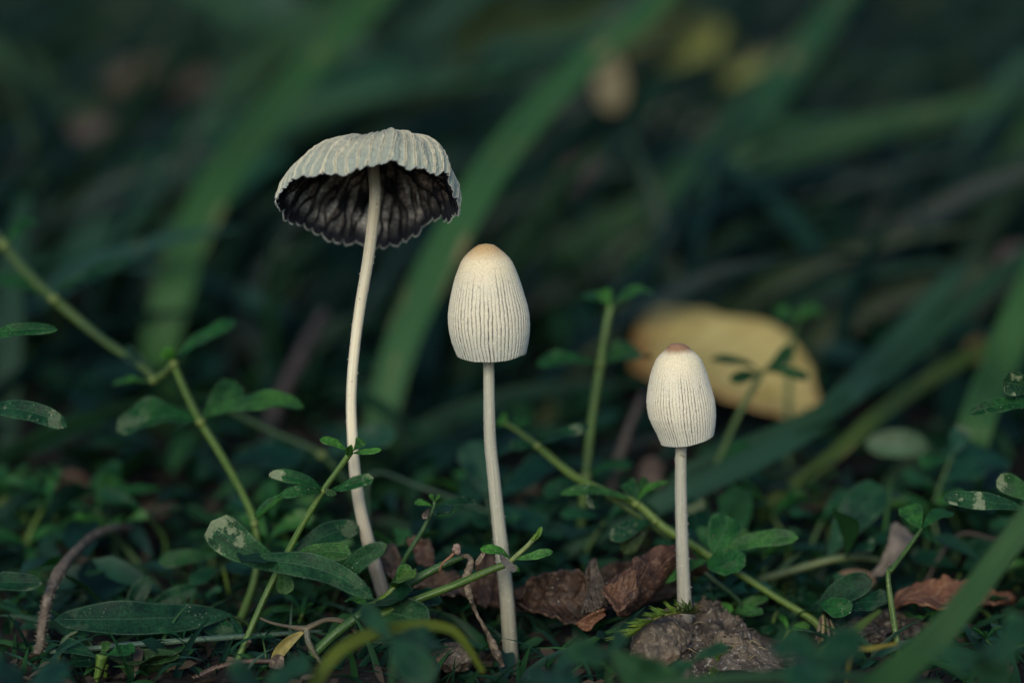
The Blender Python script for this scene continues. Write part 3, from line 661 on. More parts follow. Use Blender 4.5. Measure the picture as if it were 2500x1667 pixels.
root = thing('dead_leaf', 'shrivelled brown dead leaf behind the foot of the open capped mushroom', 'dead leaf', V(1030, 1440, 14))
vs, f, uv = sheet_geo(Vd([(920, 1345, 16), (945, 1328, 16), (965, 1345, 15), (985, 1372, 14), (1010, 1385, 13), (1060, 1375, 14), (1100, 1385, 15), (1170, 1400, 16), (1240, 1400, 16)]),
                      Vd([(925, 1375, 14), (950, 1400, 12), (985, 1412, 11), (1030, 1430, 10), (1070, 1440, 10), (1110, 1450, 11), (1160, 1470, 12), (1200, 1480, 13), (1245, 1475, 14)]), 64, 26, .0012, .0012, 300, .0006, 6, seed=15, edge=.0009)
part('leaf_lobe', root, vs, f, m_dry('umber_leaf', (.022, .018, .016), (.075, .046, .034), (.17, .125, .095), vein=.2), uv=uv)
vs, f, uv = sheet_geo(Vd([(992, 1318, 14), (1010, 1306, 14), (1035, 1310, 14), (1052, 1330, 14), (1060, 1360, 13)]), Vd([(1008, 1335, 13), (1015, 1350, 13), (1020, 1368, 12), (1035, 1378, 12), (1058, 1378, 12)]), 30, 18, .0007, .0007, 380, 0, 1, seed=17, edge=.0006)
part('leaf_lobe', root, vs, f, m_dry('dusky_leaf', (.035, .021, .017), (.075, .042, .032), (.14, .09, .07)), uv=uv)
vs, f, uv = sheet_geo(Vd([(1165, 1375, 15), (1180, 1340, 16), (1200, 1345, 16), (1230, 1390, 15)]), Vd([(1165, 1470, 11), (1185, 1480, 11), (1210, 1478, 12), (1235, 1465, 12)]), 26, 20, .0012, .0010, 320, .0004, 3, seed=19, edge=.0006)
part('leaf_lobe', root, vs, f, DEAD, uv=uv)

vs, f, uv = sheet_geo(Vs([(2184, 1462, 6), (2200, 1440, 6), (2240, 1425, 7), (2290, 1412, 8), (2303, 1396, 8), (2320, 1402, 8), (2370, 1415, 9), (2420, 1432, 11), (2475, 1450, 13)]),
                      Vs([(2186, 1480, 3), (2215, 1468, 1), (2240, 1465, 0), (2270, 1470, -1), (2300, 1480, -1), (2330, 1478, 0), (2370, 1475, 2), (2420, 1470, 6), (2480, 1455, 11)]), 70, 26, .001, .0005, 300, .0002, 5, seed=21, edge=.0006)
solo('dead_leaf', 'rust brown dead oak leaf on the ground behind the wide foreground blade', 'dead leaf', V(2300, 1480, 2), vs, f, RUST, uv=uv)
vs, f, uv = sheet_geo(Vs([(2128, 1400, 14), (2160, 1350, 15), (2175, 1300, 16), (2188, 1278, 17), (2205, 1288, 17), (2232, 1310, 17)]), Vs([(2132, 1408, 13), (2170, 1385, 13), (2195, 1362, 13), (2215, 1335, 14), (2225, 1322, 15), (2236, 1312, 16)]), 34, 14, .0006, .0005, 260, 0, 1, seed=23, edge=.0004)
solo('dead_leaf', 'upright grey brown withered leaf beside the leaning thin green stalk', 'dead leaf', V(2130, 1405, 13), vs, f, m_plain('grey_leaf', (.135, .112, .095)), uv=uv)
# yellow leaf behind the short mushroom
def build_yellow():
    Y0 = 98
    top = [(1540, 870, Y0 - 6), (1548, 800, Y0), (1585, 752, Y0 + 4), (1650, 742, Y0 + 6), (1740, 750, Y0 + 6), (1850, 775, Y0 + 3), (1920, 818, Y0 - 1), (1965, 870, Y0 - 6), (1992, 940, Y0 - 10), (1996, 985, Y0 - 13)]
    bot = [(1552, 905, Y0 - 8), (1590, 935, Y0 - 10), (1640, 945, Y0 - 12), (1700, 950, Y0 - 12), (1760, 965, Y0 - 13), (1820, 985, Y0 - 14), (1880, 1004, Y0 - 15), (1930, 1022, Y0 - 16), (1965, 1030, Y0 - 16), (1985, 1015, Y0 - 15)]
    vs, f, uv = sheet_geo(Vs(top), Vs(bot), 50, 26, .0020, .0012, 90, 0, 1, seed=4, thick=.0003, edge=.0005)
    k = NT('autumn_leaf'); _, u, v = k.uv(); n = k.noise(120, 4)
    col = k.mix(k.ramp(n, .3, .7), (.42, .33, .115), (.54, .455, .19)); brown = k.ramp(k.math('ADD', u, k.math('MULTIPLY', k.math('SUBTRACT', n, .5), .25)), .08, .36, 1, 0)
    sv = k.math('POWER', k.math('ABSOLUTE', k.math('SINE', k.math('ADD', k.math('MULTIPLY', u, 24.), k.math('MULTIPLY', v, 9.)))), 9.0); col = k.mix(k.math('MULTIPLY', sv, .35), col, (.30, .20, .07)); col = k.mix(k.ramp(k.noise(260, 5), .58, .70, 0, .55), col, (.24, .14, .055)); col = k.mix(brown, col, (.24, .13, .04)); col = k.mix(k.ramp(v, .80, 1.0, 0, .7), col, (.40, .24, .09)); col = k.mix(k.ramp(u, .93, 1.0, 0, .8), col, (.42, .22, .08))
    a = k.princ(col, .55, .4); tr = k.n('BsdfTranslucent', {'Color': col}).outputs[0]
    solo('fallen_leaf', 'large yellow fallen leaf with browned end behind the short ivory mushroom', 'fallen leaf', V(1800, 1000, Y0 - 12), vs, f, k.done(k.n('MixShader', {0: .25, 1: a, 2: tr}).outputs[0]), uv=uv)
build_yellow()
# splintered straw
root = thing('straw_tuft', 'splintered dry straw stub beside the dark soil lump', 'straw', V(2010, 1560, 0))
for i, (a, b) in enumerate([((1992, 1562), (2003, 1505)), ((2008, 1565), (2008, 1500)), ((2025, 1570), (2018, 1508)), ((2045, 1568), (2026, 1512)), ((2075, 1560), (2040, 1522)), ((2000, 1572), (1996, 1530))]):
    vs, f, uv = tube([V(a[0], a[1], -1 + i * .4), V((a[0] + b[0]) / 2 + 2, (a[1] + b[1]) / 2, 0), V(b[0], b[1], i * .5)], [5 * S, 4 * S, 2 * S], 6, 8, 0, 4, .25, i); part('fibre', root, vs, f, STRAW if i % 2 else WITHER, uv=uv)

# crumbs lying on the clod
def crumbs():
    import bmesh
    bm = bmesh.new(); bmesh.ops.create_icosphere(bm, subdivisions=2, radius=1.0); bv = np.array([x.co[:] for x in bm.verts]); bf = np.array([[q.index for q in p.verts] for p in bm.faces]); bm.free()
    me = bpy.data.objects['soil_clod'].data; co = np.zeros(len(me.vertices) * 3, np.float32); me.vertices.foreach_get('co', co); co = co.reshape(-1, 3) + np.array(bpy.data.objects['soil_clod'].location)
    rs = np.random.default_rng(77); cand = co[(co[:, 2] > .0012) & (co[:, 1] < .004)]; vs = []; fs = []
    for i in range(260):
        c = cand[rs.integers(len(cand))]; r = rs.uniform(.0001, .00034); sh = bv * (1 + .45 * fbm(bv * 1.6 + i * 3.1, 3, i % 9))[:, None] * np.array([1, rs.uniform(.5, 1.2), rs.uniform(.4, .9)]) * r
        fs.append(bf + i * len(bv)); vs.append(c + sh)
    o = part('crumb', bpy.data.objects['soil_clod'], np.vstack(vs), [np.vstack(fs)], m_mass('crumb', [(.03, .025, .022), (.075, .06, .05), (.11, .09, .074), (.05, .04, .034), (.15, .125, .10)], .85, .0)); o['kind'] = 'stuff'
    for i in range(26):     # fibres and straw bits
        c = cand[rs.integers(len(cand))]; a = rs.uniform(0, 6.28); L = rs.uniform(.0012, .0035); d = np.array([math.cos(a), math.sin(a) * .4, rs.uniform(-.2, .3)]) * L
        v_, f_, u_ = tube([c - d * .5, c + np.array([0, 0, .0004]), c + d * .5], [.00005, .00009, .00004], 5, 6); part('straw_bit', bpy.data.objects['soil_clod'], v_, f_, STRAW if i % 3 else WITHER, uv=u_)
crumbs()
# ------------------------------------------------------------------ herbs
HN = 0
def plant(name, label, cat, stems, leaves, group=None, tint=STEMG, hairs=0, smat=None, root=None, nodes=(), base=None):
    """stems: list of (points (x,y,Y), widths px, [tint]); leaves: dicts from lf()"""
    global HN
    b = stems[0][0][0] if base is None else base
    root = root or thing(name, label, cat, V(*b), group)
    for st in stems:
        pts = st[0]; Ym = np.mean([p[2] for p in pts]); n = max(10, 7 * len(pts))
        vs, f, uv = tube(Vs(pts), [w * SC(Ym) * .5 for w in st[1]], 12, n, .10, 4, .05, HN)
        part('stem', root, vs, f, smat or STALK, uv=uv, tint=st[2] if len(st) > 2 else tint)
    for (x, y, Y, r) in nodes:
        vs, f = lump_geo(V(x, y, Y), np.array([r, r, r * .85]) * SC(Y), 2, .15, 2, HN, 2); part('node', root, vs, f, STALK, uv=np.full((len(vs), 2), .5), tint=(.13, .19, .06))
    for l in leaves:
        HN += 1; B = V(*l['b']); T = V(*l['t']); Ym = (l['b'][2] + l['t'][2]) / 2; N = l['N']
        W = l['w'] * SC(Ym) / proj_scale(T - B, N)
        tn = np.array(l['tint']) * (0.88 + .24 * random.random())
        vs, f, uv = leaf_geo(B, T, W, N, l['arch'], l['bend'], l['fold'], l['prof'], l['twist'], l['wave'], l['droop'], seed=HN, hairs=l['hairs'] if l['hairs'] is not None else hairs, nu=17, nv=9)
        o = part(l['name'], root, vs, f, l['mat'] or LEAF, uv=uv, tint=tn, mildew=l['mil'])
    return root
def lf(b, t, w, N=(0, -.7, .7), tint=MIDG, arch=.08, bend=0., fold=.3, prof=(1.25, .5), twist=0., wave=.12, droop=0., mil=0., hairs=None, mat=None, name='leaf'):
    return dict(b=b, t=t, w=w, N=N, tint=tint, arch=arch, bend=bend, fold=fold, prof=prof, twist=twist, wave=wave, droop=droop, mil=mil, hairs=hairs, mat=mat, name=name)
CAMF = (0, -1, .15); UPF = (0, -.45, 1); UP = (0, -.25, 1)
OB = (1.7, .38); OV = (1.0, .42); LN = (1.0, .75)

# left background herb with long bowed stem
plant('bedstraw', 'lanky bedstraw bowing away from the mushrooms with blurred long jointed stem', 'herb', [
    ([(505, 1700, -4), (545, 1600, 2), (600, 1480, 8), (628, 1380, 11), (622, 1278, 12), (590, 1200, 15), (540, 1110, 19), (490, 1030, 22), (455, 960, 25), (424, 890, 28)], [22, 20, 19, 18, 17, 17, 18, 18, 18, 16], STEMG),
    ([(424, 890, 28), (400, 912, 30), (374, 930, 32)], [16, 15, 18], (.10, .17, .05)),
    ([(374, 920, 32), (330, 882, 35), (250, 828, 39), (130, 728, 44), (60, 660, 48), (8, 596, 52), (-40, 540, 54)], [18, 19, 20, 22, 22, 22, 20], (.055, .105, .03))],
    [lf((488, 1030, 22), (285, 1052, 20), 66, UPF, MIDG, .10, .04, .25, (1.0, .55), hairs=0, mil=.3), lf((492, 1026, 22), (575, 932, 27), 75, CAMF, (.03, .10, .03), .02, .05, .35, (.9, .45)),
     lf((495, 1028, 22), (742, 996, 18), 42, UPF, (.045, .13, .03), .14, .03, .2, (.9, .5)), lf((490, 1030, 23), (430, 1050, 24), 14, UPF, BRI),
     lf((420, 885, 28), (578, 784, 34), 38, UPF, MIDG, .05, 0, .3, (1., .5)), lf((428, 880, 28), (400, 850, 26), 36, CAMF, BRI, .1), lf((372, 932, 32), (276, 938, 34), 16, UPF, BRI, .05), lf((375, 905, 33), (300, 852, 37), 40, CAMF, DIM),
     lf((135, 715, 44), (325, 640, 50), 40, UPF, DEEP, .06, .03), lf((128, 735, 44), (-30, 690, 50), 36, UPF, MIDG, .1), lf((135, 700, 44), (235, 700, 50), 24, UPF, MIDG, .05), lf((8, 600, 52), (90, 540, 56), 40, UPF, MIDG),
     lf((622, 1275, 12), (690, 1215, 10), 12, UPF, BRI, .03, 0, .4, LN)],
    nodes=[(490, 1030, 21.5, 13), (622, 1278, 11.5, 11), (424, 888, 27.5, 12), (374, 928, 31.5, 12), (132, 730, 43, 14), (8, 598, 51, 16)])

# sharp sprig beside the open mushroom's foot
plant('bedstraw', 'sharp upright bedstraw sprig crossing the stem of the open capped mushroom', 'herb', [
    ([(560, 1660, -9), (610, 1540, -6), (655, 1440, -4), (690, 1372, -3), (735, 1287, -3), (790, 1196, -3), (826, 1146, -3), (856, 1103, -3)], [16, 15, 15, 16, 15, 14, 14, 15], (.085, .165, .035))],
    [lf((688, 1370, -3), (516, 1272, -4), 88, (.25, -1, .25), (.024, .085, .032), .03, -.09, .10, (.95, .30), mil=.8, hairs=26), lf((694, 1370, -3), (858, 1352, -6), 42, (0, -.8, .6), (.045, .13, .028), .06, -.05, .25, (1.1, .42), hairs=20),
     lf((700, 1366, -2), (878, 1285, 2), 56, (.1, -.8, .6), DEEP, .08, -.04, .25, (1.0, .5), mil=.25, hairs=22), lf((690, 1380, -4), (590, 1372, -14), 30, UPF, DEEP, .04, 0, .25, (1.0, .4), hairs=16),
     lf((600, 1376, -8), (912, 1462, -10), 58, (0, -.75, .65), (.020, .070, .030), .06, -.07, .16, (.55, .55), droop=.10, hairs=34, mil=.12), lf((820, 1432, -5), (945, 1328, -8), 46, (.2, -.9, .5), (.028, .085, .034), .05, -.06, .22, (.8, .5), hairs=20, mil=.1),
     lf((690, 1385, -3), (700, 1450, -5), 46, CAMF, (.05, .11, .03), .02, 0, .3, OV),
     lf((790, 1196, -3), (656, 1158, -4), 30, (0, -.8, .6), MIDG, .12, .02, .25, (.9, .5), mil=.9, hairs=14), lf((788, 1200, -3), (680, 1212, -6), 26, (0, -.8, .6), MIDG, .12, .0, .25, (.8, .6), mil=.7, hairs=14), lf((690, 1205, -6), (622, 1262, -6), 14, (0, -.8, .6), MIDG, .1, .05, .2, LN, mil=.4),
     lf((798, 1198, -3), (912, 1166, -5), 30, (0, -.75, .65), MIDG, .04, .05, .3, (1.2, .35), mil=.55, hairs=14), lf((795, 1196, -3), (822, 1206, -8), 18, CAMF, (.06, .12, .04), .1, mil=.8),
     lf((852, 1104, -3), (780, 1073, -4), 20, (0, -.7, .7), BRI, .10, .03, .2, (1.1, .5)), lf((856, 1104, -3), (882, 1073, 0), 30, CAMF, (.065, .18, .03), .03, .05, .3, OB), lf((860, 1106, -3), (932, 1098, -4), 15, (0, -.8, .6), BRI, .02, .02, .2, (.8, .5)), lf((850, 1112, -4), (858, 1086, -7), 22, CAMF, BRI, .02, 0, .4, (.7, .5))],
    nodes=[(690, 1372, -3, 10), (790, 1197, -3, 9)])

plant('bedstraw', 'small dark sprout with a four leaved top and one brown withered leaf', 'herb', [
    ([(940, 1470, 4), (965, 1415, 3), (992, 1358, 2), (1028, 1300, 2), (1058, 1242, 2), (1060, 1222, 2)], [13, 12, 11, 11, 10, 7], (.035, .095, .035))],
    [lf((1060, 1238, 2), (1160, 1221, 4), 20, (0, -.7, .7), DEEP, .1, .03, mil=.25, hairs=10), lf((1062, 1240, 2), (1097, 1252, -4), 26, (0, -.7, .7), DEEP, .02, 0, .2, OV, mil=.35), lf((1056, 1236, 2), (1012, 1228, 2), 15, (0, -.7, .7), BRI, .1, .05, mil=.3),
     lf((1052, 1240, 2), (1034, 1266, 0), 17, CAMF, STEMG, .05, .05, .5, OB, mat=WITHER, name='withered_leaf'), lf((1060, 1225, 2), (1050, 1205, 2), 12, CAMF, BRI, .02), lf((1060, 1225, 2), (1074, 1206, 2), 10, CAMF, BRI, .02)])

plant('bedstraw', 'ridged creeping bedstraw stem with a withered hanging tip by the brown dead leaf', 'herb', [
    ([(760, 1600, -8), (820, 1545, -7), (870, 1508, -7), (905, 1482, -6), (960, 1448, -6), (1040, 1400, -5), (1100, 1370, -5), (1132, 1358, -5)], [24, 22, 22, 24, 21, 20, 18, 14], (.045, .115, .035)),
    ([(905, 1480, -6), (940, 1455, -7), (966, 1432, -7)], [14, 13, 12], (.10, .17, .03))],
    [lf((966, 1434, -7), (990, 1375, -7), 40, CAMF, (.07, .17, .035), .03, .1, .4, OV), lf((966, 1434, -7), (1012, 1410, -12), 26, (0, -.6, .8), (.09, .16, .03), .12, .05, .3, OV), lf((905, 1485, -6), (985, 1462, -12), 46, UPF, DEEP, .06, 0, .2, OV), lf((900, 1480, -6), (850, 1462, -4), 30, UPF, BRI, .15),
     lf((905, 1485, -7), (1050, 1520, -12), 90, (0, -.9, .45), (.02, .068, .028), .03, 0, .15, (.5, .4), mil=.1, hairs=16), lf((930, 1480, -6), (1078, 1462, -3), 40, UPF, DEEP, .04, 0, .2, OV)],
    nodes=[(905, 1482, -6.5, 14)])
# withered string hanging from it
root = thing('withered_stalk', 'thin withered dark stalk hanging limp from the ridged creeping stem', 'withered stalk', V(1228, 1626, -5))
vs, f, uv = tube(Vs([(1125, 1356, -5), (1143, 1358, -6), (1150, 1375, -7), (1140, 1405, -7), (1138, 1425, -7), (1148, 1455, -7), (1160, 1490, -6), (1178, 1522, -6), (1198, 1560, -5), (1228, 1626, -5)]), [x * S for x in (5, 6, 9, 10, 7, 5, 4, 5, 9, 11, 5)], 9, 70, .2, 3, .35, 3)
part('stalk', root, vs, f, WITHER, uv=uv)
root = thing('flower_bud', 'shrivelled pinkish bud on a curved stalk resting on the creeping stem', 'bud', V(1075, 1392, -6))
vs, f, uv = tube(Vs([(1073, 1394, -6), (1080, 1375, -7), (1098, 1360, -7), (1108, 1350, -7)]), [2.5 * S, 2.5 * S, 3 * S, 4 * S], 8, 14); part('stalk', root, vs, f, m_plain('bud_stalk', (.25, .12, .07)), uv=uv)
vs, f = lump_geo(V(1116, 1340, -7), np.array([11, 9, 13]) * S, 3, .3, 1.8, 3, 4); part('bud_head', root, vs, f, m_plain('bud_head', (.22, .15, .125), .7, .5, 2500))

plant('bedstraw', 'creeping bedstraw stem rising past the tawny tipped mushroom to a fresh bud', 'herb', [
    ([(930, 1500, -9), (1010, 1466, -8), (1100, 1432, -8), (1190, 1394, -7), (1242, 1374, -7)], [18, 19, 18, 17, 16], (.075, .15, .035)),
    ([(1240, 1376, -7), (1266, 1352, -7), (1288, 1332, -7), (1302, 1316, -7)], [13, 12, 11, 12], (.20, .26, .10))],
    [lf((1300, 1320, -7), (1322, 1285, -7), 19, CAMF, (.13, .22, .035), .05, .06, .8, (.8, .5)), lf((1298, 1322, -7), (1314, 1300, -8), 10, CAMF, (.16, .24, .06), .05, -.08, .7, (.8, .5)), lf((1256, 1366, -7), (1350, 1346, -8), 22, (0, -.8, .6), (.055, .15, .035), .06, .03, .25, (1., .45)),
     lf((1244, 1362, -7), (1172, 1340, -8), 22, (0, -.7, .7), BRI, .20, -.02, .3, (.8, .4)), lf((1186, 1342, -8), (1162, 1378, -8), 14, CAMF, STEMG, .05, 0, .4, (.6, .3), mat=WITHER, name='withered_leaf'),
     lf((1222, 1348, -8), (1262, 1392, -10), 22, CAMF, STEMG, .12, .1, .5, (.7, .2), mat=m_dry('grey_wither', (.035, .032, .033), (.10, .09, .085), (.2, .18, .165)), name='withered_leaf'), lf((1258, 1375, -7), (1266, 1396, -7), 10, CAMF, BRI)],
    nodes=[(1243, 1374, -7, 9)])

# herb leaning through behind the short mushroom
plant('bedstraw', 'long leaning bedstraw passing behind the stem of the short ivory mushroom', 'herb', [
    ([(2010, 1545, 2), (1985, 1513, 3), (1900, 1460, 4), (1800, 1396, 5), (1742, 1362, 6), (1690, 1328, 8), (1620, 1285, 10), (1553, 1228, 12), (1480, 1200, 15), (1400, 1160, 19), (1312, 1088, 24), (1265, 1052, 27), (1232, 1032, 30)], [17, 17, 17, 17, 20, 20, 20, 19, 18, 19, 18, 14, 12], (.095, .165, .035)),
    ([(1465, 1198, 15), (1530, 1240, 14), (1585, 1278, 14), (1640, 1318, 14)], [16, 14, 13, 9], (.05, .095, .025))],
    [lf((1738, 1362, 6), (1782, 1262, 9), 84, (-.2, -1, .15), MIDG, .02, 0, .38, (1.0, .36), hairs=20), lf((1742, 1360, 6), (1950, 1313, 3), 38, (0, -.8, .6), (.045, .13, .035), .06, -.06, .22, (.9, .42), hairs=24), lf((1728, 1368, 5), (1820, 1380, -1), 58, (0, -.85, .5), MIDG, .03, 0, .12, (.5, .36), mil=.12, hairs=12),
     lf((1738, 1366, 6), (1602, 1412, 2), 44, (0, -.85, .5), (.04, .13, .033), .02, .03, .2, (1.3, .35), hairs=12), lf((1735, 1370, 7), (1668, 1362, 9), 36, (0, -.85, .5), MIDG, .05),
     lf((1552, 1228, 12), (1368, 1206, 9), 22, (0, -.6, .8), (.04, .115, .03), .13, 0, .3, (1.1, .4), hairs=14), lf((1550, 1225, 12), (1530, 1178, 14), 46, CAMF, MIDG, .06, .06, .5, OB), lf((1553, 1225, 12), (1585, 1176, 14), 46, CAMF, (.035, .10, .025), .06, -.06, .5, OB), lf((1556, 1226, 12), (1632, 1176, 10), 16, (0, -.7, .7), BRI, .12, -.06, .4, LN),
     lf((1482, 1205, 15), (1432, 1226, 7), 46, CAMF, DEEP, .02, 0, .15, OV, mil=.8), lf((1594, 1272, 12), (1492, 1318, 8), 42, (0, -.85, .5), DEEP, .05, .05, .2, OV, mil=.35), lf((1590, 1284, 13), (1525, 1352, 12), 44, CAMF, (.05, .075, .022), .03, .1, .3, OV),
     lf((1312, 1088, 24), (1440, 1042, 20), 26, (0, -.6, .8), DEEP, .10, .08, .25, (1.1, .35), mil=.5), lf((1310, 1088, 24), (1244, 1088, 22), 26, (0, -.75, .65), DEEP, .05, 0, .2, OV, mil=.1), lf((1300, 1095, 24), (1215, 1110, 26), 26, UPF, DEEP), lf((1240, 1035, 30), (1222, 1022, 32), 34, CAMF, BRI, .02, 0, .3, OV), lf((1255, 1046, 28), (1292, 1020, 30), 18, CAMF, MIDG, .1), lf((1255, 1046, 28), (1262, 1018, 30), 14, CAMF, MIDG)],
    nodes=[(1742, 1363, 5.5, 13), (1553, 1230, 11.5, 12), (1312, 1088, 23.5, 11), (1600, 1272, 10, 9)])
plant('bedstraw', 'upright blurred bedstraw with a bright three leaved top between the closed mushrooms', 'herb', [
    ([(1415, 1330, 33), (1428, 1180, 34), (1432, 1150, 34), (1447, 1010, 36), (1466, 890, 38), (1480, 800, 39), (1492, 745, 40)], [22, 21, 20, 19, 19, 18, 20], (.075, .15, .03))],
    [lf((1492, 745, 40), (1412, 731, 44), 26, UPF, MIDG, .1), lf((1494, 745, 40), (1592, 714, 44), 30, UPF, (.04, .12, .03), .12), lf((1490, 745, 40), (1470, 708, 42), 40, CAMF, BRI, .03), lf((1464, 892, 38), (1310, 892, 36), 36, (0, -.6, .8), MIDG, .10, .03), lf((1468, 890, 38), (1572, 868, 44), 54, UPF, (.035, .105, .028), .08), lf((1430, 1165, 34), (1545, 1135, 38), 26, UPF, MIDG, .08), lf((1430, 1165, 34), (1330, 1215, 30), 34, UPF, DEEP, .08)],
    nodes=[(1430, 1165, 33.5, 14), (1466, 890, 37.5, 12)])
plant('bedstraw', 'small blurred bedstraw with four leaves in front of the yellow leaf', 'herb', [
    ([(1700, 1290, 38), (1745, 1150, 42), (1800, 1020, 46), (1862, 905, 48)], [17, 16, 15, 15], (.06, .115, .03))],
    [lf((1858, 908, 48), (1735, 878, 46), 22, (0, -.7, .7), (.018, .055, .02), .16, -.02), lf((1856, 910, 48), (1780, 926, 42), 34, CAMF, (.02, .065, .022), .06), lf((1864, 905, 48), (1932, 846, 52), 40, CAMF, (.022, .07, .025), .03, .05, .3, OV), lf((1866, 908, 48), (1974, 926, 44), 28, (0, -.7, .7), (.018, .06, .02), .14, .02), lf((1750, 1140, 42), (1840, 1090, 44), 36, UPF, MIDG)])
plant('bedstraw', 'tiny bright sprout peeping over the far end of the yellow leaf', 'herb', [([(1925, 1190, 64), (1925, 1000, 70), (1930, 850, 74), (1945, 785, 74)], [16, 15, 14, 13], (.05, .11, .03))],
    [lf((1945, 785, 74), (2005, 755, 76), 34, UPF, (.05, .15, .03), .1), lf((1945, 785, 74), (1895, 770, 72), 30, UPF, (.05, .15, .03), .1), lf((1945, 785, 74), (1960, 750, 78), 26, CAMF, BRI)])
# herb just outside the frame on the right, reaching in
plant('bedstraw', 'bedstraw at the picture edge reaching in with mildewed leaves above the rust brown leaf', 'herb', [
    ([(2560, 1500, 2), (2535, 1380, 1), (2512, 1245, 0), (2520, 1100, 0), (2545, 960, 0), (2550, 900, 0)], [18, 18, 17, 16, 15, 14])],
    [lf((2530, 990, 0), (2366, 1012, -2), 34, (0, -.75, .65), MIDG, .12, .02, .2, (.8, .55), mil=.25, hairs=18), lf((2545, 965, 0), (2448, 932, -3), 62, CAMF, (.03, .088, .035), .02, .05, .25, OB, mil=.9, hairs=14), lf((2510, 1243, 0), (2300, 1216, -3), 42, (0, -.75, .65), (.022, .075, .033), .12, -.05, .2, (1.1, .5), mil=.9, hairs=20), lf((2530, 1230, 0), (2432, 1172, 2), 50, CAMF, MIDG, .04, .08, .25, OV, mil=.7, hairs=14), lf((2512, 1250, 0), (2470, 1305, -4), 52, CAMF, DEEP, .05, -.08, .25, OB, mil=.6)],
    nodes=[(2512, 1245, 0, 10)])
plant('bedstraw', 'herb at the picture edge with two pointed leaves level with the bowed stem', 'herb', [
    ([(-60, 1640, 2), (-58, 1300, 0), (-55, 1000, -1), (-50, 830, -1), (-50, 760, -1)], [18, 18, 17, 16, 12])],
    [lf((-52, 830, -1), (141, 806, -3), 30, (0, -.75, .65), MIDG, .05, -.03, .25, (.8, .6), hairs=26), lf((-54, 1005, -1), (164, 1042, -4), 46, (0, -.8, .6), DEEP, .13, -.04, .2, (.8, .45), mil=.35, hairs=26), lf((-56, 1420, 0), (104, 1424, -3), 44, (0, -.8, .6), DEEP, .06, .02, .25, (.9, .55), mil=.2, hairs=22)])
plant('bedstraw', 'blurred five leaved bedstraw sprout near the furry brown stalk', 'herb', [
    ([(410, 1480, 30), (385, 1432, 31), (330, 1365, 33), (275, 1300, 35), (236, 1245, 37)], [17, 17, 17, 16, 16], (.045, .10, .035))],
    [lf((236, 1245, 37), (55, 1238, 39), 20, UPF, (.035, .10, .03), .05, .02, .3, LN), lf((236, 1240, 37), (285, 1165, 42), 76, CAMF, (.03, .10, .025), .02, 0, .3, OV), lf((242, 1230, 37), (392, 1192, 40), 22, UPF, MIDG, .08, .02, .3, LN), lf((232, 1245, 37), (155, 1292, 32), 40, CAMF, (.035, .11, .025), .03, 0, .3, OB)])
# furry brown stalk
root = thing('dry_stalk', 'furry grey brown dry stalk arching up from the ground near the edge', 'stalk', V(45, 1700, -6))
pts = [(45, 1700, -6), (75, 1630, -4), (97, 1580, -3), (103, 1530, -2), (112, 1480, -1), (124, 1440, 1), (145, 1395, 5), (185, 1345, 12), (230, 1308, 20), (275, 1290, 27), (320, 1290, 34), (350, 1310, 38), (360, 1400, 40)]
wd = [26, 24, 22, 24, 32, 25, 24, 24, 24, 22, 20, 18, 16]
vs, f, uv = tube(Vs(pts), [x * S * .5 for x in wd], 14, 110, .05, 5, .10, 2); part('stem', root, vs, f, FUZZ, uv=uv)
rs = np.random.default_rng(3); CC = spline(Vs(pts[:7]), 120); hv = []
for _ in range(700):
    i = rs.integers(4, 118); a = rs.uniform(0, 6.28); d = np.array([math.cos(a), math.sin(a), rs.uniform(-.2, .9)]); p = CC[i] + np.array([math.cos(a), math.sin(a), 0]) * 11 * S; l = rs.uniform(.0002, .0006); sd_ = np.array([.00003, 0, .00003])
    hv += [p - sd_, p + sd_, p + d * l]
part('fuzz', root, hv, [np.arange(len(hv)).reshape(-1, 3)], m_plain('fuzz', (.20, .175, .15)))['kind'] = 'stuff'

# low herbs along the bottom
plant('bedstraw', 'long flat dark pointed leaf lying low beside the furry brown stalk', 'herb', [([(640, 1560, 4), (600, 1520, 2), (555, 1500, 0)], [10, 10, 9], (.04, .08, .03))],
    [lf((565, 1500, 0), (133, 1512, -6), 76, (.05, -.72, .7), (.011, .046, .026), .03, -.03, .14, (.7, .55), hairs=44, mil=.1), lf((560, 1502, 0), (590, 1560, -4), 20, UPF, DEEP), lf((500, 1520, 2), (570, 1552, -3), 46, (0, -.75, .65), DEEP, .05, 0, .2, (.5, .6), hairs=10, mil=.15)])
plant('bedstraw', 'pair of dark upright toothed leaves behind the long flat pointed leaf', 'herb', [([(330, 1540, 8), (345, 1500, 8)], [10, 9])],
    [lf((310, 1500, 8), (362, 1405, 10), 44, CAMF, DEEP, .02, 0, .3, (.7, .6), hairs=14), lf((365, 1485, 7), (480, 1434, 8), 42, CAMF, DEEP, .04, -.03, .3, (.7, .55), hairs=16, mil=.2), lf((340, 1500, 8), (280, 1478, 9), 26, UPF, BLU)])
plant('bedstraw', 'olive boat shaped leaf lying under the pale teal straw', 'herb', [([(255, 1675, -7), (262, 1620, -8)], [12, 10])],
    [lf((262, 1590, -9), (450, 1582, -10), 52, (0, -.6, -.9), (.05, .085, .028), .16, 0, .35, (.5, .5), hairs=16, mil=.2), lf((262, 1602, -9), (440, 1600, -12), 40, (0, -.9, .4), (.03, .07, .025), -.08, 0, .3, (.5, .5), hairs=16)])
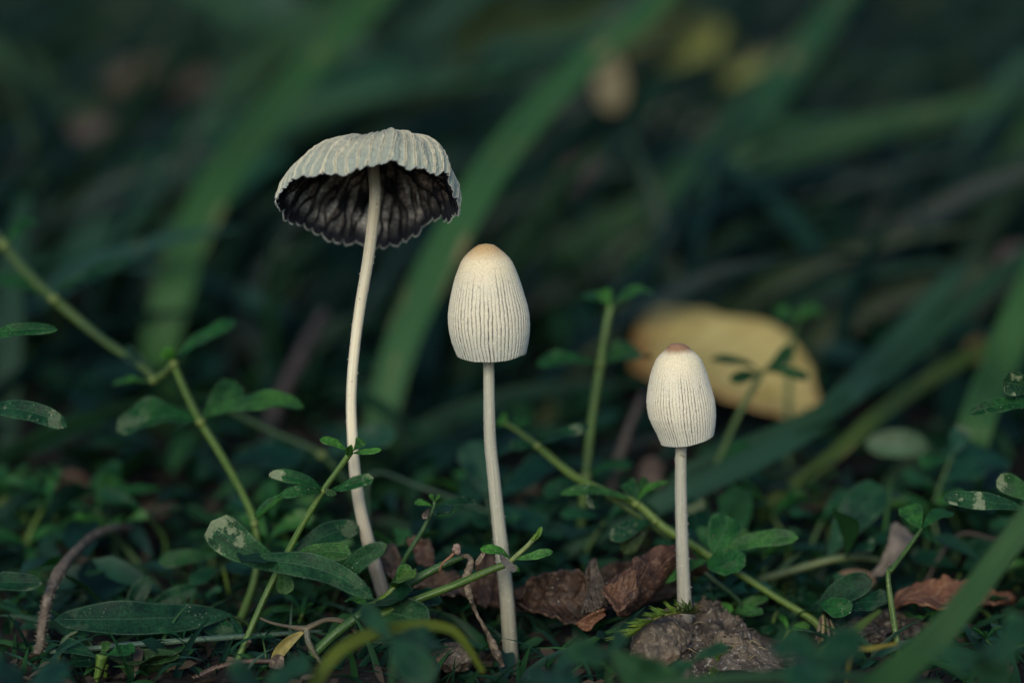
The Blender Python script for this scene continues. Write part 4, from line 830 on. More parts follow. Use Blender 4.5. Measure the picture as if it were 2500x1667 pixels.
plant('bedstraw', 'young bright green shoot with a swollen collar in front of the olive boat leaf', 'herb', [([(232, 1700, -12), (236, 1660, -12), (246, 1620, -12), (250, 1598, -12)], [16, 14, 20, 30], (.10, .19, .04))],
    [lf((244, 1610, -12), (140, 1585, -9), 34, (0, -.6, .8), DEEP, .16, 0, .3), lf((250, 1600, -12), (262, 1565, -10), 26, CAMF, (.055, .12, .03), .04), lf((256, 1605, -12), (330, 1590, -13), 26, UPF, MIDG, .1)])
plant('straw', 'pale teal flattened straw lying level along the ground', 'straw', [([(110, 1590, -5), (165, 1588, -7), (340, 1572, -8), (520, 1558, -6), (700, 1546, -2), (790, 1540, 2)], [11, 14, 15, 14, 11, 8], (.085, .15, .125))], [])
plant('bedstraw', 'curled dark leafy tendril at the foot of the furry brown stalk', 'herb', [([(150, 1690, -8), (145, 1640, -8), (148, 1590, -8), (165, 1555, -8), (190, 1540, -8)], [12, 12, 14, 16, 8], (.04, .075, .035))],
    [lf((140, 1630, -8), (100, 1612, -10), 30, CAMF, MIDG, .03, 0, .4, OV), lf((145, 1640, -8), (75, 1660, -11), 22, UPF, BLU, .1), lf((150, 1630, -8), (235, 1615, -9), 34, UPF, DEEP, .1), lf((150, 1560, -8), (215, 1545, -6), 28, UPF, DEEP, .1)])
plant('runner', 'smooth purplish runner stem arching out of the ground to a withered yellow leaf', 'runner stem', [([(430, 1690, -9), (475, 1655, -9), (540, 1626, -9), (600, 1614, -8), (665, 1612, -8), (690, 1600, -8)], [15, 15, 14, 13, 12, 9], (.115, .075, .072))],
    [lf((745, 1540, -8), (668, 1620, -8), 34, CAMF, STEMG, .05, .10, .5, (.7, .4), mat=m_plain('yellow_wither', (.20, .17, .055), .6, .4, 500), name='withered_leaf'), lf((690, 1600, -9), (672, 1632, -10), 46, CAMF, STEMG, .1, .1, .6, (.8, .3), mat=WITHER, name='withered_leaf')])
plant('withered_stalk', 'curled grey withered stalk looping over the withered yellow leaf', 'withered stalk', [([(620, 1500, -4), (665, 1520, -6), (740, 1534, -8), (760, 1528, -8), (800, 1512, -7), (845, 1520, -6), (870, 1545, -5)], [6, 6, 8, 16, 11, 13, 8], (.13, .11, .085)), ([(748, 1530, -8), (755, 1570, -9), (785, 1620, -8)], [16, 14, 8], (.15, .15, .12))], [], tint=(.15, .13, .1))
plant('withered_stalk', 'short dark broken stub leaning out of the grass beside the purplish runner', 'withered stalk', [([(560, 1625, -5), (590, 1590, -6), (612, 1562, -7)], [12, 13, 12], (.075, .06, .055))], [])
plant('bedstraw', 'standing broad blurred leaf on a pale level stem', 'herb', [([(1800, 1445, 22), (1850, 1418, 21), (1960, 1385, 20), (2050, 1362, 20), (2120, 1362, 22), (2180, 1380, 24)], [16, 19, 19, 18, 14, 10], (.12, .165, .08))],
    [lf((2022, 1366, 21), (2158, 1190, 28), 92, (-.3, -1, .2), (.014, .058, .030), .02, -.06, .25, (1.0, .38)), lf((2060, 1362, 20), (2130, 1345, 16), 30, UPF, DEEP, .1, mil=.4), lf((2120, 1330, 22), (2200, 1315, 20), 34, UPF, DEEP, .1, mil=.3)])
plant('bedstraw', 'thin upright green stalk forking beside the grey brown withered leaf', 'herb', [([(2200, 1720, -9), (2195, 1600, -8), (2180, 1500, -6), (2168, 1405, -4), (2175, 1385, -3)], [18, 17, 16, 15, 12], (.075, .14, .03)), ([(2172, 1395, -4), (2200, 1360, -2), (2235, 1312, 0), (2250, 1290, 1)], [13, 12, 11, 8], (.05, .11, .03))],
    [lf((2248, 1292, 1), (2320, 1250, 6), 30, UPF, MIDG), lf((2248, 1292, 1), (2215, 1235, 6), 60, CAMF, (.04, .13, .03), .02, 0, .3, OV)])
plant('bedstraw', 'pair of broad dark rounded leaves in front of the grey brown withered leaf', 'herb', [([(2020, 1540, 2), (2010, 1500, 2)], [9, 8])],
    [lf((1998, 1490, 2), (2130, 1415, 0), 62, (.1, -.85, .5), DEEP, .05, -.06, .18, (.7, .4), hairs=14), lf((2000, 1470, 0), (2078, 1495, -5), 50, (0, -.85, .5), MIDG, .05, 0, .15, OV, mil=.12), lf((2060, 1480, 1), (2170, 1470, -2), 40, UPF, DEEP, .05, 0, .2, (.6, .5), mil=.15, hairs=12), lf((2010, 1490, 2), (1960, 1505, 6), 40, UPF, DEEP)])
plant('clover_seedling', 'seedling with fresh oval leaves on the ground behind the soil clod', 'seedling', [([(1800, 1540, 12), (1795, 1500, 10), (1792, 1488, 9)], [6, 5, 5])],
    [lf((1712, 1492, 9), (1790, 1488, 7), 30, (0, -.85, .5), BRI, .03, -.05, .1, (.35, .35)), lf((1795, 1490, 9), (1878, 1460, 9), 22, (0, -.8, .6), (.06, .16, .035), .05, -.06, .2, (.7, .5)), lf((1792, 1490, 9), (1864, 1496, 5), 24, (0, -.8, .6), (.045, .13, .04), .05, 0, .2, (.5, .45))])
plant('clover_seedling', 'two leaved bright seedling on the ground beyond the tail of the clod', 'seedling', [([(1905, 1580, 6), (1920, 1555, 6), (1928, 1540, 6)], [6, 8, 12], (.10, .16, .05))],
    [lf((1930, 1542, 6), (1978, 1528, 5), 22, (0, -.8, .6), BRI, .12, -.05, .3, OV), lf((1926, 1540, 6), (1902, 1500, 8), 16, (0, -.7, .7), BRI, .16, 0, .4, OV), lf((1940, 1555, 8), (1850, 1510, 14), 90, (0, -.8, .6), (.018, .065, .04), .05, 0, .2, (.5, .4), mil=.1)])
plant('bedstraw', 'dark grassy strip bent beside the stem of the short ivory mushroom', 'herb', [([(1705, 1384, 9), (1750, 1420, 8), (1790, 1452, 8), (1810, 1475, 8), (1815, 1510, 8)], [11, 12, 12, 10, 8], (.015, .05, .025))],
    [lf((1720, 1520, 14), (1735, 1415, 18), 60, CAMF, (.012, .045, .035), .02, 0, .25, OV, mil=.3), lf((1700, 1330, 26), (1680, 1215, 24), 90, (0, -1, .2), TEAL, .03, .05, .2, OV, mil=.75)])

# dim herbs in the soft zone just behind
plant('bedstraw', 'dim soft stem with two teal leaves drooping behind the open capped mushroom', 'herb', [([(905, 1320, 44), (860, 1200, 44), (785, 1110, 44), (660, 1052, 46), (540, 990, 50)], [15, 15, 16, 15, 13], (.03, .08, .03))],
    [lf((560, 1122, 44), (745, 1118, 42), 66, UPF, TEAL, .04, 0, .2, OV, mil=.1), lf((786, 1108, 44), (968, 1058, 42), 62, (0, -.8, .6), TEAL, .04, 0, .2, OV, mil=.3), lf((785, 1110, 44), (700, 1170, 42), 40, UPF, DEEP)], nodes=[(786, 1110, 43, 13)])
plant('bedstraw', 'dim teal paddle leaf standing behind the stem of the cream capped mushroom', 'herb', [([(1215, 1350, 32), (1205, 1280, 33), (1190, 1210, 34)], [12, 11, 10], (.02, .065, .035))],
    [lf((1192, 1215, 34), (1145, 1078, 38), 86, (.1, -1, .2), TEAL, .02, .03, .2, OV), lf((1195, 1230, 34), (1360, 1125, 42), 62, UPF, TEAL, .05, .03), lf((1200, 1250, 33), (1010, 1335, 30), 52, UPF, (.014, .066, .036), .05, .03), lf((1196, 1240, 34), (1330, 1300, 30), 56, UPF, TEAL, .05)])
plant('bedstraw', 'dim fine stem crossing level behind the small four leaved sprout', 'herb', [([(900, 1330, 36), (905, 1160, 38), (1030, 1190, 36), (1180, 1245, 34), (1320, 1310, 32)], [8, 10, 11, 11, 8], (.016, .060, .038))], [])
plant('bedstraw', 'dim oval leaf on the ground between the two blurred sprouts', 'herb', [([(560, 1450, 20), (545, 1380, 20)], [8, 7])], [lf((530, 1350, 20), (388, 1372, 18), 40, (0, -.85, .5), (.018, .08, .024), .04, 0, .2, OV), lf((540, 1385, 20), (640, 1400, 18), 46, UPF, BLU), lf((540, 1385, 20), (470, 1430, 16), 36, UPF, DEEP)])
plant('bedstraw', 'cluster of soft small bright leaves above the grey brown withered leaf', 'herb', [([(2260, 1420, 34), (2265, 1300, 34), (2290, 1200, 36), (2325, 1110, 38)], [11, 11, 10, 8], (.04, .10, .03))],
    [lf((2268, 1300, 34), (2215, 1240, 30), 70, CAMF, MIDG, .02, 0, .2, OV), lf((2280, 1235, 35), (2180, 1235, 36), 28, UPF, MIDG, mil=.2), lf((2290, 1200, 36), (2390, 1200, 40), 40, UPF, TEAL), lf((2320, 1120, 38), (2350, 1040, 40), 50, CAMF, TEAL, mil=.4), lf((2320, 1120, 38), (2250, 1140, 36), 36, UPF, MIDG), lf((2300, 1180, 36), (2440, 1110, 42), 90, UPF, (.012, .056, .036), .05, 0, .2, OV)])
plant('bedstraw', 'two soft dark leaves lying behind the rust brown leaf', 'herb', [([(2330, 1440, 22), (2345, 1395, 22)], [9, 8])], [lf((2345, 1395, 22), (2220, 1360, 24), 40, UPF, DEEP, mil=.3), lf((2345, 1395, 22), (2460, 1375, 24), 44, UPF, DEEP, mil=.3), lf((2350, 1390, 22), (2400, 1330, 26), 50, CAMF, (.014, .064, .03))])

# tangle of small sprouts at the mushrooms' feet: a few kinds, copied
def sprout_proto(k):
    rs = np.random.default_rng(100 + k); root = thing('bedstraw', '', 'herb', (0, 0, 0)); h = rs.uniform(.004, .010); P = np.array([[0, 0, -.002], [rs.normal(0, .001), rs.normal(0, .001), h * .5], [rs.normal(0, .002), rs.normal(0, .002), h]])
    vs, f, uv = tube(P, [.0004, .00035, .0003], 8, 14); part('stem', root, vs, f, STALK, uv=uv, tint=STEMG if k % 2 else (.04, .10, .03)); c = P[-1]; n = 4 + k % 3; a0 = rs.uniform(0, 6.28)
    for ring, (z, sc) in enumerate(((c, 1.0), (P[1], .8))[:1 + (k % 2)]):
        for i in range(n):
            a = a0 + ring * .7 + i * 2 * math.pi / n + rs.normal(0, .25); L = sc * rs.uniform(.0045, .0095) * (1.3 if k == 3 else 1); d = np.array([math.cos(a), math.sin(a), rs.uniform(-.15, .7)])
            vs, f, uv = leaf_geo(z, z + unit(d) * L, L * (rs.uniform(.22, .32) if k < 3 else rs.uniform(.38, .5)), (rs.normal(0, .2), rs.normal(-.2, .2), 1), rs.uniform(0, .15), 0, .3, (1.1, .45), rs.normal(0, .4), .12, seed=k * 10 + i, nu=11, nv=7, hairs=6)
            part('leaf', root, vs, f, LEAF, uv=uv, tint=np.array([DEEP, MIDG, BLU, DEEP, (.035, .12, .028)][k]) * rs.uniform(1.0, 1.65), mildew=.25 * rs.random())
    return root
LAB = ['small dark narrow leaved sprout growing in the low tangle', 'small fresh green sprout with two rings of narrow leaves in the low tangle', 'small bluish narrow leaved sprout growing in the low tangle', 'dark broad leaved sprout growing in the low tangle', 'bright broad leaved sprout with two leaf rings in the low tangle']
protos = [sprout_proto(k) for k in range(5)]; used = [False] * 5; rs = np.random.default_rng(9); count = 0
while count < 110:
    Y = rs.uniform(-9, 46); x = rs.uniform(-120, 2620); p = at_ground(x, Y)
    if .0145 < p[0] < .043 and Y < 9: continue                         # the clod
    if -.003 < p[0] < .026 and Y < 12: continue                        # open ground before the dead leaf
    if abs(p[0] + .0165) < .004 and Y < 2: continue
    if Y < 8 and rs.random() < .55: continue
    low = Y < 12 or (p[0] < -.035 and Y < 26) or (.038 < p[0] < .066 and Y < 30)
    k = int(rs.choice(5, p=[.28, .2, .24, .16, .12])); src = protos[k]
    if not used[k]: o = src; used[k] = True
    else:
        o = src.copy(); C.objects.link(o)
        for ch in list(src.children):
            c = ch.copy(); C.objects.link(c); c.parent = o
    o.location = p; o.rotation_euler = (rs.normal(0, .15), rs.normal(0, .15), rs.uniform(0, 6.28)); q = rs.uniform(.75, 1.25) * (.48 if low else 1); o.scale = (q, q, q)
    o['label'] = LAB[k]; o['group'] = ('narrow leaved', 'two ringed', 'bluish', 'broad leaved', 'bright')[k] + ' sprouts in the low tangle'; count += 1
# ------------------------------------------------------------------ grass blades and fallen leaves behind
def grass(label, pts, w, tint, face=(0, -.8, .5), fold=.3, blotch=0., group=None, twist=0., name='grass_blade'):
    pts = [(x, y, Y * 1.25 if Y > 60 else Y) for x, y, Y in pts]; Ym = np.mean([p[2] for p in pts]); P = Vs(pts); g = P[0].copy(); gz = float(ground_z(g[0], g[1])) - .002
    if g[2] > gz + .002:                                                       # carry the blade down to its root
        P = np.vstack([[g[0] - (P[1][0] - g[0]) * .25, g[1] + .004, gz], P]); w = [w[0] * .8] + list(w)
    vs, f, uv = blade_geo(P, [x * SC(Ym) for x in w], face, fold, twist=twist)
    return solo(name, label, 'grass blade', P[0], vs, f, GRASS, uv=uv, tint=tint, mildew=blotch, group=group)
grass('wide blurred grass blade rising behind the open capped mushroom to the top', [(395, 830, 86), (425, 720, 88), (450, 620, 92), (520, 480, 100), (610, 350, 112), (720, 210, 128), (830, 90, 142), (960, -60, 160)], [95, 100, 100, 98, 95, 95, 100, 90], (.044, .110, .040), blotch=.35, group=None)
grass('long blurred grass blade with orange spots passing behind the cream capped mushroom', [(915, 1130, 62), (935, 1010, 63), (975, 860, 66), (1040, 700, 72), (1110, 570, 78), (1200, 420, 86), (1300, 290, 96), (1420, 165, 108), (1560, 50, 122), (1700, -80, 136)], [80, 86, 92, 92, 90, 84, 80, 74, 66, 50], (.046, .118, .048), blotch=.75)
grass('blurred bluish grass blade with a buff streak slanting to the top', [(1540, 730, 120), (1600, 610, 126), (1680, 480, 134), (1790, 340, 146), (1900, 200, 160), (2010, 60, 175), (2080, -40, 184)], [80, 88, 92, 95, 90, 80, 60], (.030, .085, .045), blotch=.85)
grass('broad dark grass blade slanting up behind the yellow leaf', [(1560, 1010, 118), (1700, 880, 116), (1850, 790, 118), (2040, 690, 126), (2250, 580, 140), (2520, 430, 158)], [84, 100, 108, 104, 92, 70], (.020, .062, .045))
grass('broad grey green blade lying low from the dead leaf up past the yellow leaf', [(1380, 1345, 30), (1480, 1295, 32), (1620, 1225, 34), (1780, 1150, 38), (1900, 1090, 44), (1990, 1030, 52), (2080, 950, 60), (2200, 820, 74), (2350, 650, 90)], [40, 56, 60, 62, 64, 62, 62, 60, 46], (.036, .088, .060), (.2, -.85, .55), .25)
grass('narrow dark blade lying beside the broad grey green blade', [(1640, 1180, 42), (1780, 1105, 44), (1920, 1045, 48), (2050, 990, 54), (2200, 880, 64), (2360, 740, 80), (2530, 600, 96)], [30, 40, 46, 50, 52, 50, 40], (.022, .062, .035))
grass('olive edged blade sloping down under the broad grey green blade', [(1870, 1240, 46), (1960, 1170, 48), (2060, 1090, 52), (2150, 1010, 58), (2280, 920, 66), (2440, 830, 76)], [30, 40, 46, 46, 42, 34], (.055, .085, .022), blotch=.3)
grass('upright green blade standing behind the mildewed leaves at the picture edge', [(2365, 1110, 56), (2390, 1010, 58), (2440, 890, 62), (2490, 760, 68), (2560, 600, 78)], [82, 90, 92, 88, 70], (.045, .110, .040))
grass('wide soft foreground blade slanting in front of the rust brown leaf', [(2020, 1800, -52), (2130, 1690, -48), (2260, 1580, -44), (2350, 1480, -42), (2420, 1385, -40), (2530, 1240, -38), (2600, 1140, -36)], [88, 84, 76, 68, 64, 66, 62], (.030, .086, .030), fold=.2)
grass('soft yellowish arched blade in front of the creeping stems', [(730, 1750, -42), (770, 1665, -42), (825, 1592, -40), (910, 1545, -37), (1000, 1528, -34), (1070, 1528, -32), (1120, 1550, -31), (1180, 1640, -30)], [40, 36, 32, 32, 30, 28, 22, 14], (.13, .15, .022), (0, -.9, .3))
grass('short single grass tip standing beside the standing broad leaf', [(2160, 1300, 26), (2168, 1230, 26), (2175, 1168, 27)], [14, 13, 3], (.045, .12, .04))
grass('soft foreground blade lying level under the soil clod', [(1560, 1690, -46), (1720, 1662, -46), (1900, 1650, -44), (2120, 1655, -42), (2300, 1670, -40)], [26, 36, 40, 40, 26], (.045, .095, .045), (0, -.5, .9), .15)
grass('slim soft olive blade in front of the splintered straw', [(2000, 1600, -18), (2060, 1560, -20), (2110, 1520, -21), (2150, 1490, -22)], [8, 24, 26, 10], (.075, .115, .03))
grass('short soft orange straw blade in front of the dark soil lumps', [(2080, 1600, -24), (2130, 1582, -25), (2190, 1570, -25)], [10, 18, 8], (.26, .19, .045))
grass('teal shadowed blade crossing high behind the open cap', [(560, -60, 260), (680, 20, 256), (800, 100, 250), (900, 160, 246), (1010, 230, 240), (1100, 330, 230)], [120, 120, 110, 100, 90, 60], (.040, .085, .065), group=None)
grass('long dim blade slanting behind the bowed stem', [(40, 620, 150), (200, 540, 156), (380, 450, 166), (560, 360, 178), (760, 270, 194), (980, 170, 214)], [120, 140, 150, 140, 120, 90], (.030, .088, .056))
grass('dim lower blade slanting behind the bowed stem', [(20, 660, 120), (180, 610, 122), (360, 550, 126), (520, 480, 132), (700, 380, 142)], [90, 110, 110, 90, 50], (.025, .085, .062))
grass('faint green blade leaning behind the top of the open cap', [(640, 700, 140), (760, 600, 146), (900, 520, 152), (1060, 420, 160)], [80, 90, 90, 60], (.028, .10, .054))
grass('olive green blade at the very top crossing the blue grass', [(1150, 20, 250), (1260, 60, 252), (1380, 70, 256), (1520, 20, 262), (1660, -60, 270)], [80, 100, 100, 90, 60], (.040, .055, .015))
grass('faint blade slanting behind the tall closed mushroom', [(1300, 620, 170), (1420, 560, 176), (1560, 470, 184), (1740, 380, 196), (1960, 280, 214)], [100, 110, 110, 110, 80], (.030, .095, .052))
grass('dark teal blade far behind the upper right', [(1900, 540, 200), (2080, 460, 208), (2260, 400, 220), (2440, 330, 236), (2600, 260, 250)], [110, 120, 120, 100, 70], (.027, .082, .062))
grass('dim upright blade beside the bowed stem at the edge', [(20, 1120, 70), (18, 950, 74), (25, 800, 78), (30, 640, 84), (60, 480, 92)], [60, 66, 66, 60, 40], (.018, .052, .036))
grass('olive brown withered blade sloping under the bowed stem', [(60, 870, 110), (180, 960, 104), (320, 1060, 96), (450, 1130, 90), (560, 1180, 84)], [60, 80, 80, 70, 40], (.055, .065, .022), (0, -.5, .85))
grass('buff dry blade leaning behind the cream capped mushroom stem', [(1240, 1180, 76), (1310, 1060, 80), (1390, 930, 84), (1460, 830, 88), (1540, 740, 94)], [60, 66, 66, 60, 40], (.065, .075, .036))

rs = np.random.default_rng(5)
for i in range(34):
    Y = rs.uniform(105, 330); x = rs.uniform(-250, 2650); g = at_ground(x, Y); pxy = x
    if 1500 < x < 2000 and Y < 150: continue
    sl = rs.uniform(.35, 1.1); L = rs.uniform(.05, .13) * (.7 + Y / 400); w = rs.uniform(.004, .0085); dx = 1 if rs.random() < .82 else -1
    u_ = np.linspace(0, 1, 6); up = rs.uniform(.35, .85)
    P = g + np.stack([dx * L * u_ ** 1.15 * sl, rs.uniform(-.2, .4) * L * u_, L * (up * u_ - .35 * up * u_ ** 2.5) - .003 * (u_ == 0)], 1)
    vs, f, uv = blade_geo(P, [w * .7, w, w, w * .9, w * .6, w * .08], (rs.uniform(-.4, .4), -.8, .5), .3)
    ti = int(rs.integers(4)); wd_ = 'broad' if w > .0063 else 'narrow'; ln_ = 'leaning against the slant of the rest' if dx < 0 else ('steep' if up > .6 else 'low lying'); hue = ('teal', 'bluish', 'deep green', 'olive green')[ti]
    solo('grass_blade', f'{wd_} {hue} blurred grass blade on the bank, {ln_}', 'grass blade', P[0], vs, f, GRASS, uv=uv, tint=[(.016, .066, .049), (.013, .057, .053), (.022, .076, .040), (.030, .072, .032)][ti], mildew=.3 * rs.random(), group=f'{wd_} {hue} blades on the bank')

def fallen(label, x, y, Y, lx, ly, c1, c2, sd_, tilt=.5, drop=True):
    """leaf lying on the bank: oval curled sheet"""
    p = at_ground(x, Y); c = V(x, y, Y); sc = SC(Y); a = np.linspace(-1, 1, 9); w = np.sqrt(np.clip(1 - a ** 2, 0.02, 1))
    t = [c + np.array([q * lx * sc * .5, ly * sc * .35 * tilt, ly * sc * .5 * k]) for q, k in zip(a, w)]; b = [c + np.array([q * lx * sc * .5, -ly * sc * .35 * tilt, -ly * sc * .5 * k]) for q, k in zip(a, w)]
    vs, f, uv = sheet_geo(t, b, 26, 12, ly * sc * .18, .0012, 80, 0, 1, seed=sd_, thick=.0004)
    dz = c[2] - float(ground_z(c[0], c[1]))
    solo('fallen_leaf', label, 'fallen leaf', c, vs, f, m_plain('litter_leaf', c1, .6, .25, 150), uv=uv); return dz
for a in [('yellow green fallen leaf lying on the bank high behind the closed mushrooms', 1650, 105, 330, 300, 120, (.15, .165, .035), 0, 1), ('second yellow green fallen leaf on the bank beside the larger one', 1840, 165, 320, 200, 90, (.13, .145, .035), 0, 2),
          ('dull brown fallen leaf on the bank far behind the bowed stem', 390, 195, 300, 260, 90, (.062, .046, .032), 0, 3), ('small dull reddish fallen leaf on the bank under the brown one', 215, 310, 230, 120, 60, (.042, .030, .027), 0, 4),
          ('tan curled fallen leaf hanging in the grass behind the spotted blade', 1492, 205, 200, 80, 130, (.16, .135, .075), 0, 5), ('maroon fallen leaf in the grass behind the cream capped mushroom', 1440, 430, 200, 150, 90, (.045, .024, .028), 0, 6),
          ('greyish fallen leaf on the bank behind the bluish blade', 1660, 310, 260, 150, 100, (.07, .07, .058), 0, 7), ('brown fallen leaf behind the top of the open cap', 950, 250, 270, 240, 60, (.055, .042, .036), 0, 8),
          ('dusky mauve fallen leaf near the upright blade at the edge', 2480, 640, 150, 90, 80, (.10, .075, .085), 0, 9), ('rusty fallen leaf low on the bank beside the upright blade', 2420, 850, 110, 120, 70, (.16, .085, .03), 0, 10),
          ('small brown fallen leaf in the shade near the five leaved sprout', 180, 1200, 60, 90, 90, (.07, .038, .03), 0, 11), ('dark brown fallen leaf in the shade between the two left sprouts', 440, 1240, 62, 200, 50, (.10, .07, .055), 0, 12),
          ('pale green round leaf drooping in the grass near the rounded dark leaves', 2190, 1085, 50, 150, 66, (.045, .088, .045), 0, 13), ('buff fallen leaf behind the stem of the cream capped mushroom', 1290, 1230, 56, 80, 90, (.11, .085, .052), 0, 14),
          ('pinkish fallen leaf behind the stem of the short mushroom', 1590, 1160, 60, 60, 70, (.10, .07, .062), 0, 15), ('brown fallen leaf in the dark hollow beside the standing broad leaf', 1980, 1225, 58, 160, 40, (.06, .038, .03), 0, 16),
          ('brown litter leaf on the ground under the grey brown withered leaf', 2090, 1415, 18, 100, 50, (.19, .125, .085), 0, 17)]:
    fallen(*a[:6], a[6], a[7], a[8])

# dim twigs
for lab, pts, w in [('grey twig leaning behind the stem of the short mushroom', [(1470, 1260, 52), (1500, 1160, 54), (1530, 1060, 56), (1570, 960, 60)], [26, 26, 24, 18]), ('slim brown twig lying level behind the rust brown leaf', [(2230, 1320, 22), (2330, 1312, 23), (2440, 1318, 24), (2560, 1325, 25)], [9, 9, 8, 8]),
                    ('pale brown curved twig lying in the shade near the furry stalk', [(30, 1300, 40), (120, 1345, 38), (220, 1372, 36), (320, 1370, 36)], [24, 24, 22, 16]), ('dim mauve twig slanting behind the open mushroom stem', [(640, 1060, 90), (690, 960, 94), (740, 860, 98), (790, 760, 104)], [44, 44, 42, 34])]:
    P = Vs(pts); g = P[0].copy(); g[2] = min(g[2], float(ground_z(g[0], g[1])) + .001); P[0] = g
    vs, f, uv = tube(P, [x * SC(pts[1][2]) * .5 for x in w], 9, 30, .08, 3, .2, 4); solo('twig', lab, 'twig', P[0], vs, f, m_plain('twig', (.075, .058, .05) if 'mauve' not in lab else (.030, .024, .025)), uv=uv)

# ------------------------------------------------------------------ mass of ground vegetation
def mass_blades(n, rs, yr, hr, wr, lean, name, label, mat, xs=1.0, keep=None, ybias=1.0):
    allv = []; allf = []; o = 0; seg = 6; u = np.linspace(0, 1, seg + 1)
    for _ in range(n):
        y = yr[0] + (yr[1] - yr[0]) * rs.random() ** ybias; half = .30 * (y - CAM[1]) * xs + .02; x = rs.uniform(-half, half)
        if keep is not None and not keep(x, y): continue
        h = rs.uniform(*hr); w = rs.uniform(*wr); az = rs.normal(.35, lean[1]) if lean[0] == 'diag' else rs.uniform(0, 6.28)
        d = np.array([math.cos(az), math.sin(az) * .6, 0]); ln = rs.uniform(.35, 1.3); z0 = float(ground_z(x, y)) - .002
        c = np.array([x, y, z0]) + d * (h * ln * u ** 1.6)[:, None] + np.array([0, 0, 1]) * (h * (u - .38 * ln * u ** 2.4))[:, None]
        fa = rs.uniform(0, 6.28); s = unit(np.cross(np.gradient(c, axis=0), np.array([math.cos(fa), math.sin(fa), .3]))); ww = (w * .5 * np.clip(1.0 - u ** 2.2, .04, 1))[:, None]
        nrm = unit(np.cross(s, np.gradient(c, axis=0)))
        v = np.stack([c - s * ww, c - nrm * ww * .25, c + s * ww], 1).reshape(-1, 3); allv.append(v); allf.append(grid_faces(seg + 1, 3, o)); o += len(v)
    return solo(name, label, None, (0, 0, 0), np.vstack(allv), [np.vstack(allf)], mat, kind='stuff')
GM = m_mass('shade_toned_grass_mass', [(.005, .023, .020), (.007, .031, .021), (.004, .020, .022), (.011, .038, .019), (.006, .027, .027), (.003, .016, .017), (.016, .034, .015), (.006, .030, .026)])  # background shade is put into these darkened grass colours
rs = np.random.default_rng(21)
def clear_hero(x, y):          # leave the strip just behind the mushrooms thin
    return (y > .12 or rs.random() < .12) and not (y < .11 and .012 < x < .052)
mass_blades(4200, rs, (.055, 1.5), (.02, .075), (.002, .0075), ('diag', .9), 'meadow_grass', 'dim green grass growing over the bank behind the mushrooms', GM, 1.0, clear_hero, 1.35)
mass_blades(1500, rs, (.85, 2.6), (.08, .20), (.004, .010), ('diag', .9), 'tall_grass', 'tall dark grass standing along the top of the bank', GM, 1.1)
def mass_leaves(n, rs, yr, size, zr, name, label, mat, keep=None, ybias=1.0):
    allv = []; allf = []; o = 0
    for _ in range(n):
        y = yr[0] + (yr[1] - yr[0]) * rs.random() ** ybias; half = .24 * (y - CAM[1]) + .01; x = rs.uniform(-half, half)
        if keep is not None and not keep(x, y): continue
        z = float(ground_z(x, y)) + zr[0] + (zr[1] - zr[0]) * rs.random() ** 2; L = rs.uniform(*size); a = rs.uniform(0, 6.28); e = rs.uniform(-.3, .7)
        d = np.array([math.cos(a) * math.cos(e), math.sin(a) * math.cos(e), math.sin(e)]); N = np.array([rs.normal(0, .4), rs.normal(-.2, .4), 1])
        v, f, _ = leaf_geo(np.array([x, y, z]), np.array([x, y, z]) + d * L, L * rs.uniform(.25, .45), N, rs.uniform(-.05, .15), fold=.3, nu=6, nv=3, thick=0.00005, prof=(1.1, .5))
        k = len(v) // 2; allv.append(v[:k]); allf.append(f[0] + o); o += k
    return solo(name, label, None, (0, 0, 0), np.vstack(allv), [np.vstack(allf)], mat, kind='stuff')
LM = m_mass('leaf_mass', [(.013, .050, .030), (.020, .072, .032), (.012, .046, .038), (.022, .084, .028), (.013, .056, .036), (.009, .040, .028)], .5)
BM = m_mass('litter_mass', [(.026, .020, .017), (.015, .012, .012), (.048, .036, .028), (.020, .016, .015), (.075, .060, .046), (.010, .010, .011)], .8, .05)
def off_clod(x, y): return not (.0155 < x < .042 and -.030 < y < .010)
mass_leaves(1700, rs, (.014, .40), (.005, .013), (.0, .010), 'ground_cover', 'small dim green leaves carpeting the ground behind the mushrooms', LM, None, 1.2)
mass_leaves(520, rs, (.030, .20), (.010, .020), (.0, .012), 'ground_cover', 'larger dim teal leaves carpeting the shaded ground behind the mushrooms', m_mass('teal_mass', [(.007, .034, .022), (.010, .044, .026), (.006, .030, .026), (.012, .048, .020)], .5), lambda x, y: not (y < .10 and .012 < x < .05))
mass_leaves(230, rs, (-.009, .014), (.004, .008), (-.001, .002), 'ground_cover', 'small green leaves and shoots among the litter at the mushrooms feet', LM, off_clod)
mass_leaves(2600, rs, (-.05, .10), (.0015, .006), (-.0005, .0012), 'leaf_litter', 'brown crumbs and leaf scraps strewn over the soil', BM, off_clod)
mass_blades(900, rs, (-.014, .045), (.004, .013), (.0005, .0017), ('any', 0), 'ground_grass', 'short thin dark grass lying over the soil at the mushrooms feet', LM, .5, off_clod)
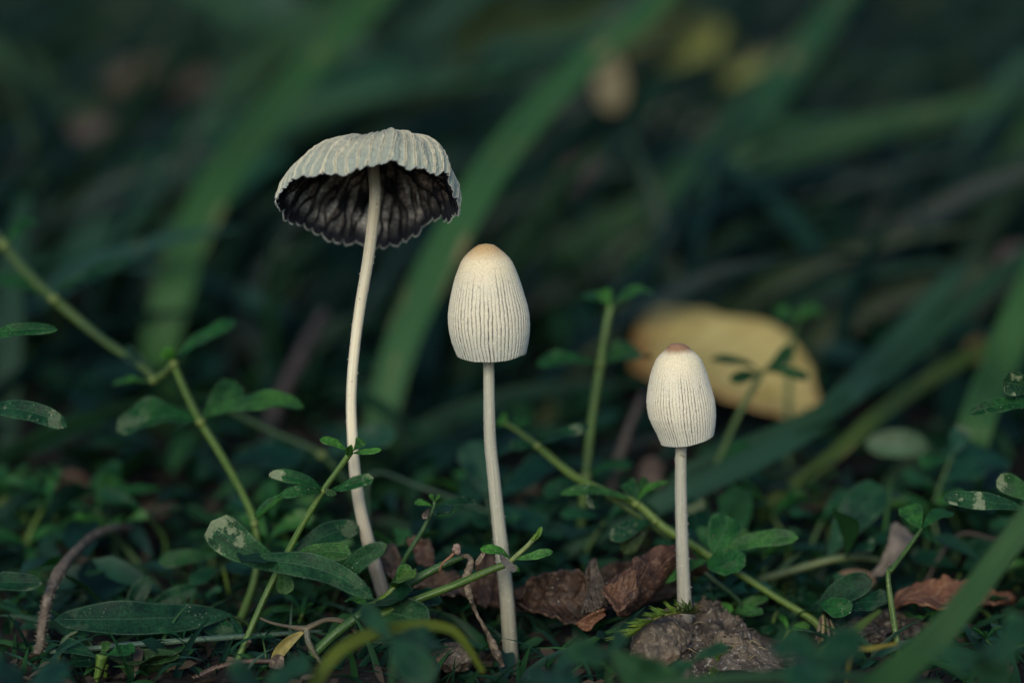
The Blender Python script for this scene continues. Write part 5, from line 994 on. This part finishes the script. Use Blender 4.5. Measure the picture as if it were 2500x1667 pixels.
# unseen leaf mass beyond the bank, added to block sky light and darken the background
def build_sky_blocker(n):
    allv = []; allf = []; o = 0
    for _ in range(n):
        p = np.array([rs.uniform(-2.6, 2.6), 1.7 + rs.normal(0, .28), .12 + 1.7 * rs.random()]); L = rs.uniform(.04, .09)
        d = unit(rs.normal(size=3)); v, f, _ = leaf_geo(p, p + d * L, L * .5, unit(rs.normal(size=3) + np.array([0, -.4, .6])), .08, fold=.3, nu=5, nv=3, thick=.0002, prof=(.9, .6))
        k = len(v) // 2; allv.append(v[:k]); allf.append(f[0] + o); o += k
    solo('sky_blocker', 'unseen dark leaf mass added beyond the bank to block sky light', None, (0, 0, 0), np.vstack(allv), [np.vstack(allf)], m_mass('sky_blocker_mass', [(.008, .026, .018), (.012, .034, .018), (.006, .022, .018)], .6, .15), kind='stuff')
build_sky_blocker(5200)

# soft herbs close to the lens along the bottom edge
def soft(label, x, y, Y, leaves, tint, w0=14):
    """leaves: (tip x, tip y, tip Y, width px, normal)"""
    g = (x - 6, 1800, Y + 2)
    return plant('bedstraw', label, 'herb', [([g, (x - 3, (y + 1800) / 2, Y + 1), (x, y, Y)], [w0, w0, w0 * .8], tuple(np.array(tint) * 1.3))], [lf((x, y, Y), (tx, ty, tY), w, N, tint, .06, .03, .2, (.8, .42)) for tx, ty, tY, w, N in leaves])
soft('soft broad foreground leaf masking the left foot of the tan bark lump', 1490, 1590, -46, [(1650, 1690, -44, 110, CAMF), (1400, 1615, -50, 56, UPF), (1515, 1540, -40, 46, CAMF)], (.028, .085, .036))
soft('soft foreground leaf lying across the face of the soil clod', 1690, 1612, -34, [(1780, 1578, -32, 26, UPF), (1640, 1655, -36, 36, UPF)], (.026, .080, .036), 8)
soft('soft foreground sprout below the tail of the soil clod', 1990, 1610, -58, [(1880, 1575, -52, 60, UPF), (2110, 1580, -60, 80, UPF), (1960, 1690, -66, 90, UPF)], (.020, .078, .036))
soft('soft foreground leaf pair under the creeping stems', 960, 1565, -44, [(1060, 1660, -50, 90, CAMF), (880, 1480, -38, 46, CAMF), (1080, 1580, -40, 44, UPF)], (.020, .068, .036))
soft('soft foreground sprout by the foot of the tawny tipped mushroom', 1345, 1640, -40, [(1430, 1600, -42, 40, UPF), (1300, 1672, -44, 40, UPF), (1390, 1690, -48, 60, UPF)], (.018, .064, .042))
soft('soft foreground sprout beneath the wide foreground blade', 2390, 1600, -56, [(2500, 1570, -60, 90, UPF), (2330, 1640, -60, 90, UPF), (2450, 1680, -60, 90, UPF)], (.026, .080, .036))
soft('soft foreground leaf at the very bottom under the purplish runner', 640, 1680, -48, [(760, 1630, -50, 50, UPF), (560, 1650, -50, 46, UPF)], (.022, .074, .040))
soft('soft foreground leaf at the bottom corner below the furry stalk', 60, 1680, -46, [(170, 1650, -48, 60, UPF), (-30, 1640, -48, 50, UPF)], (.014, .054, .038))
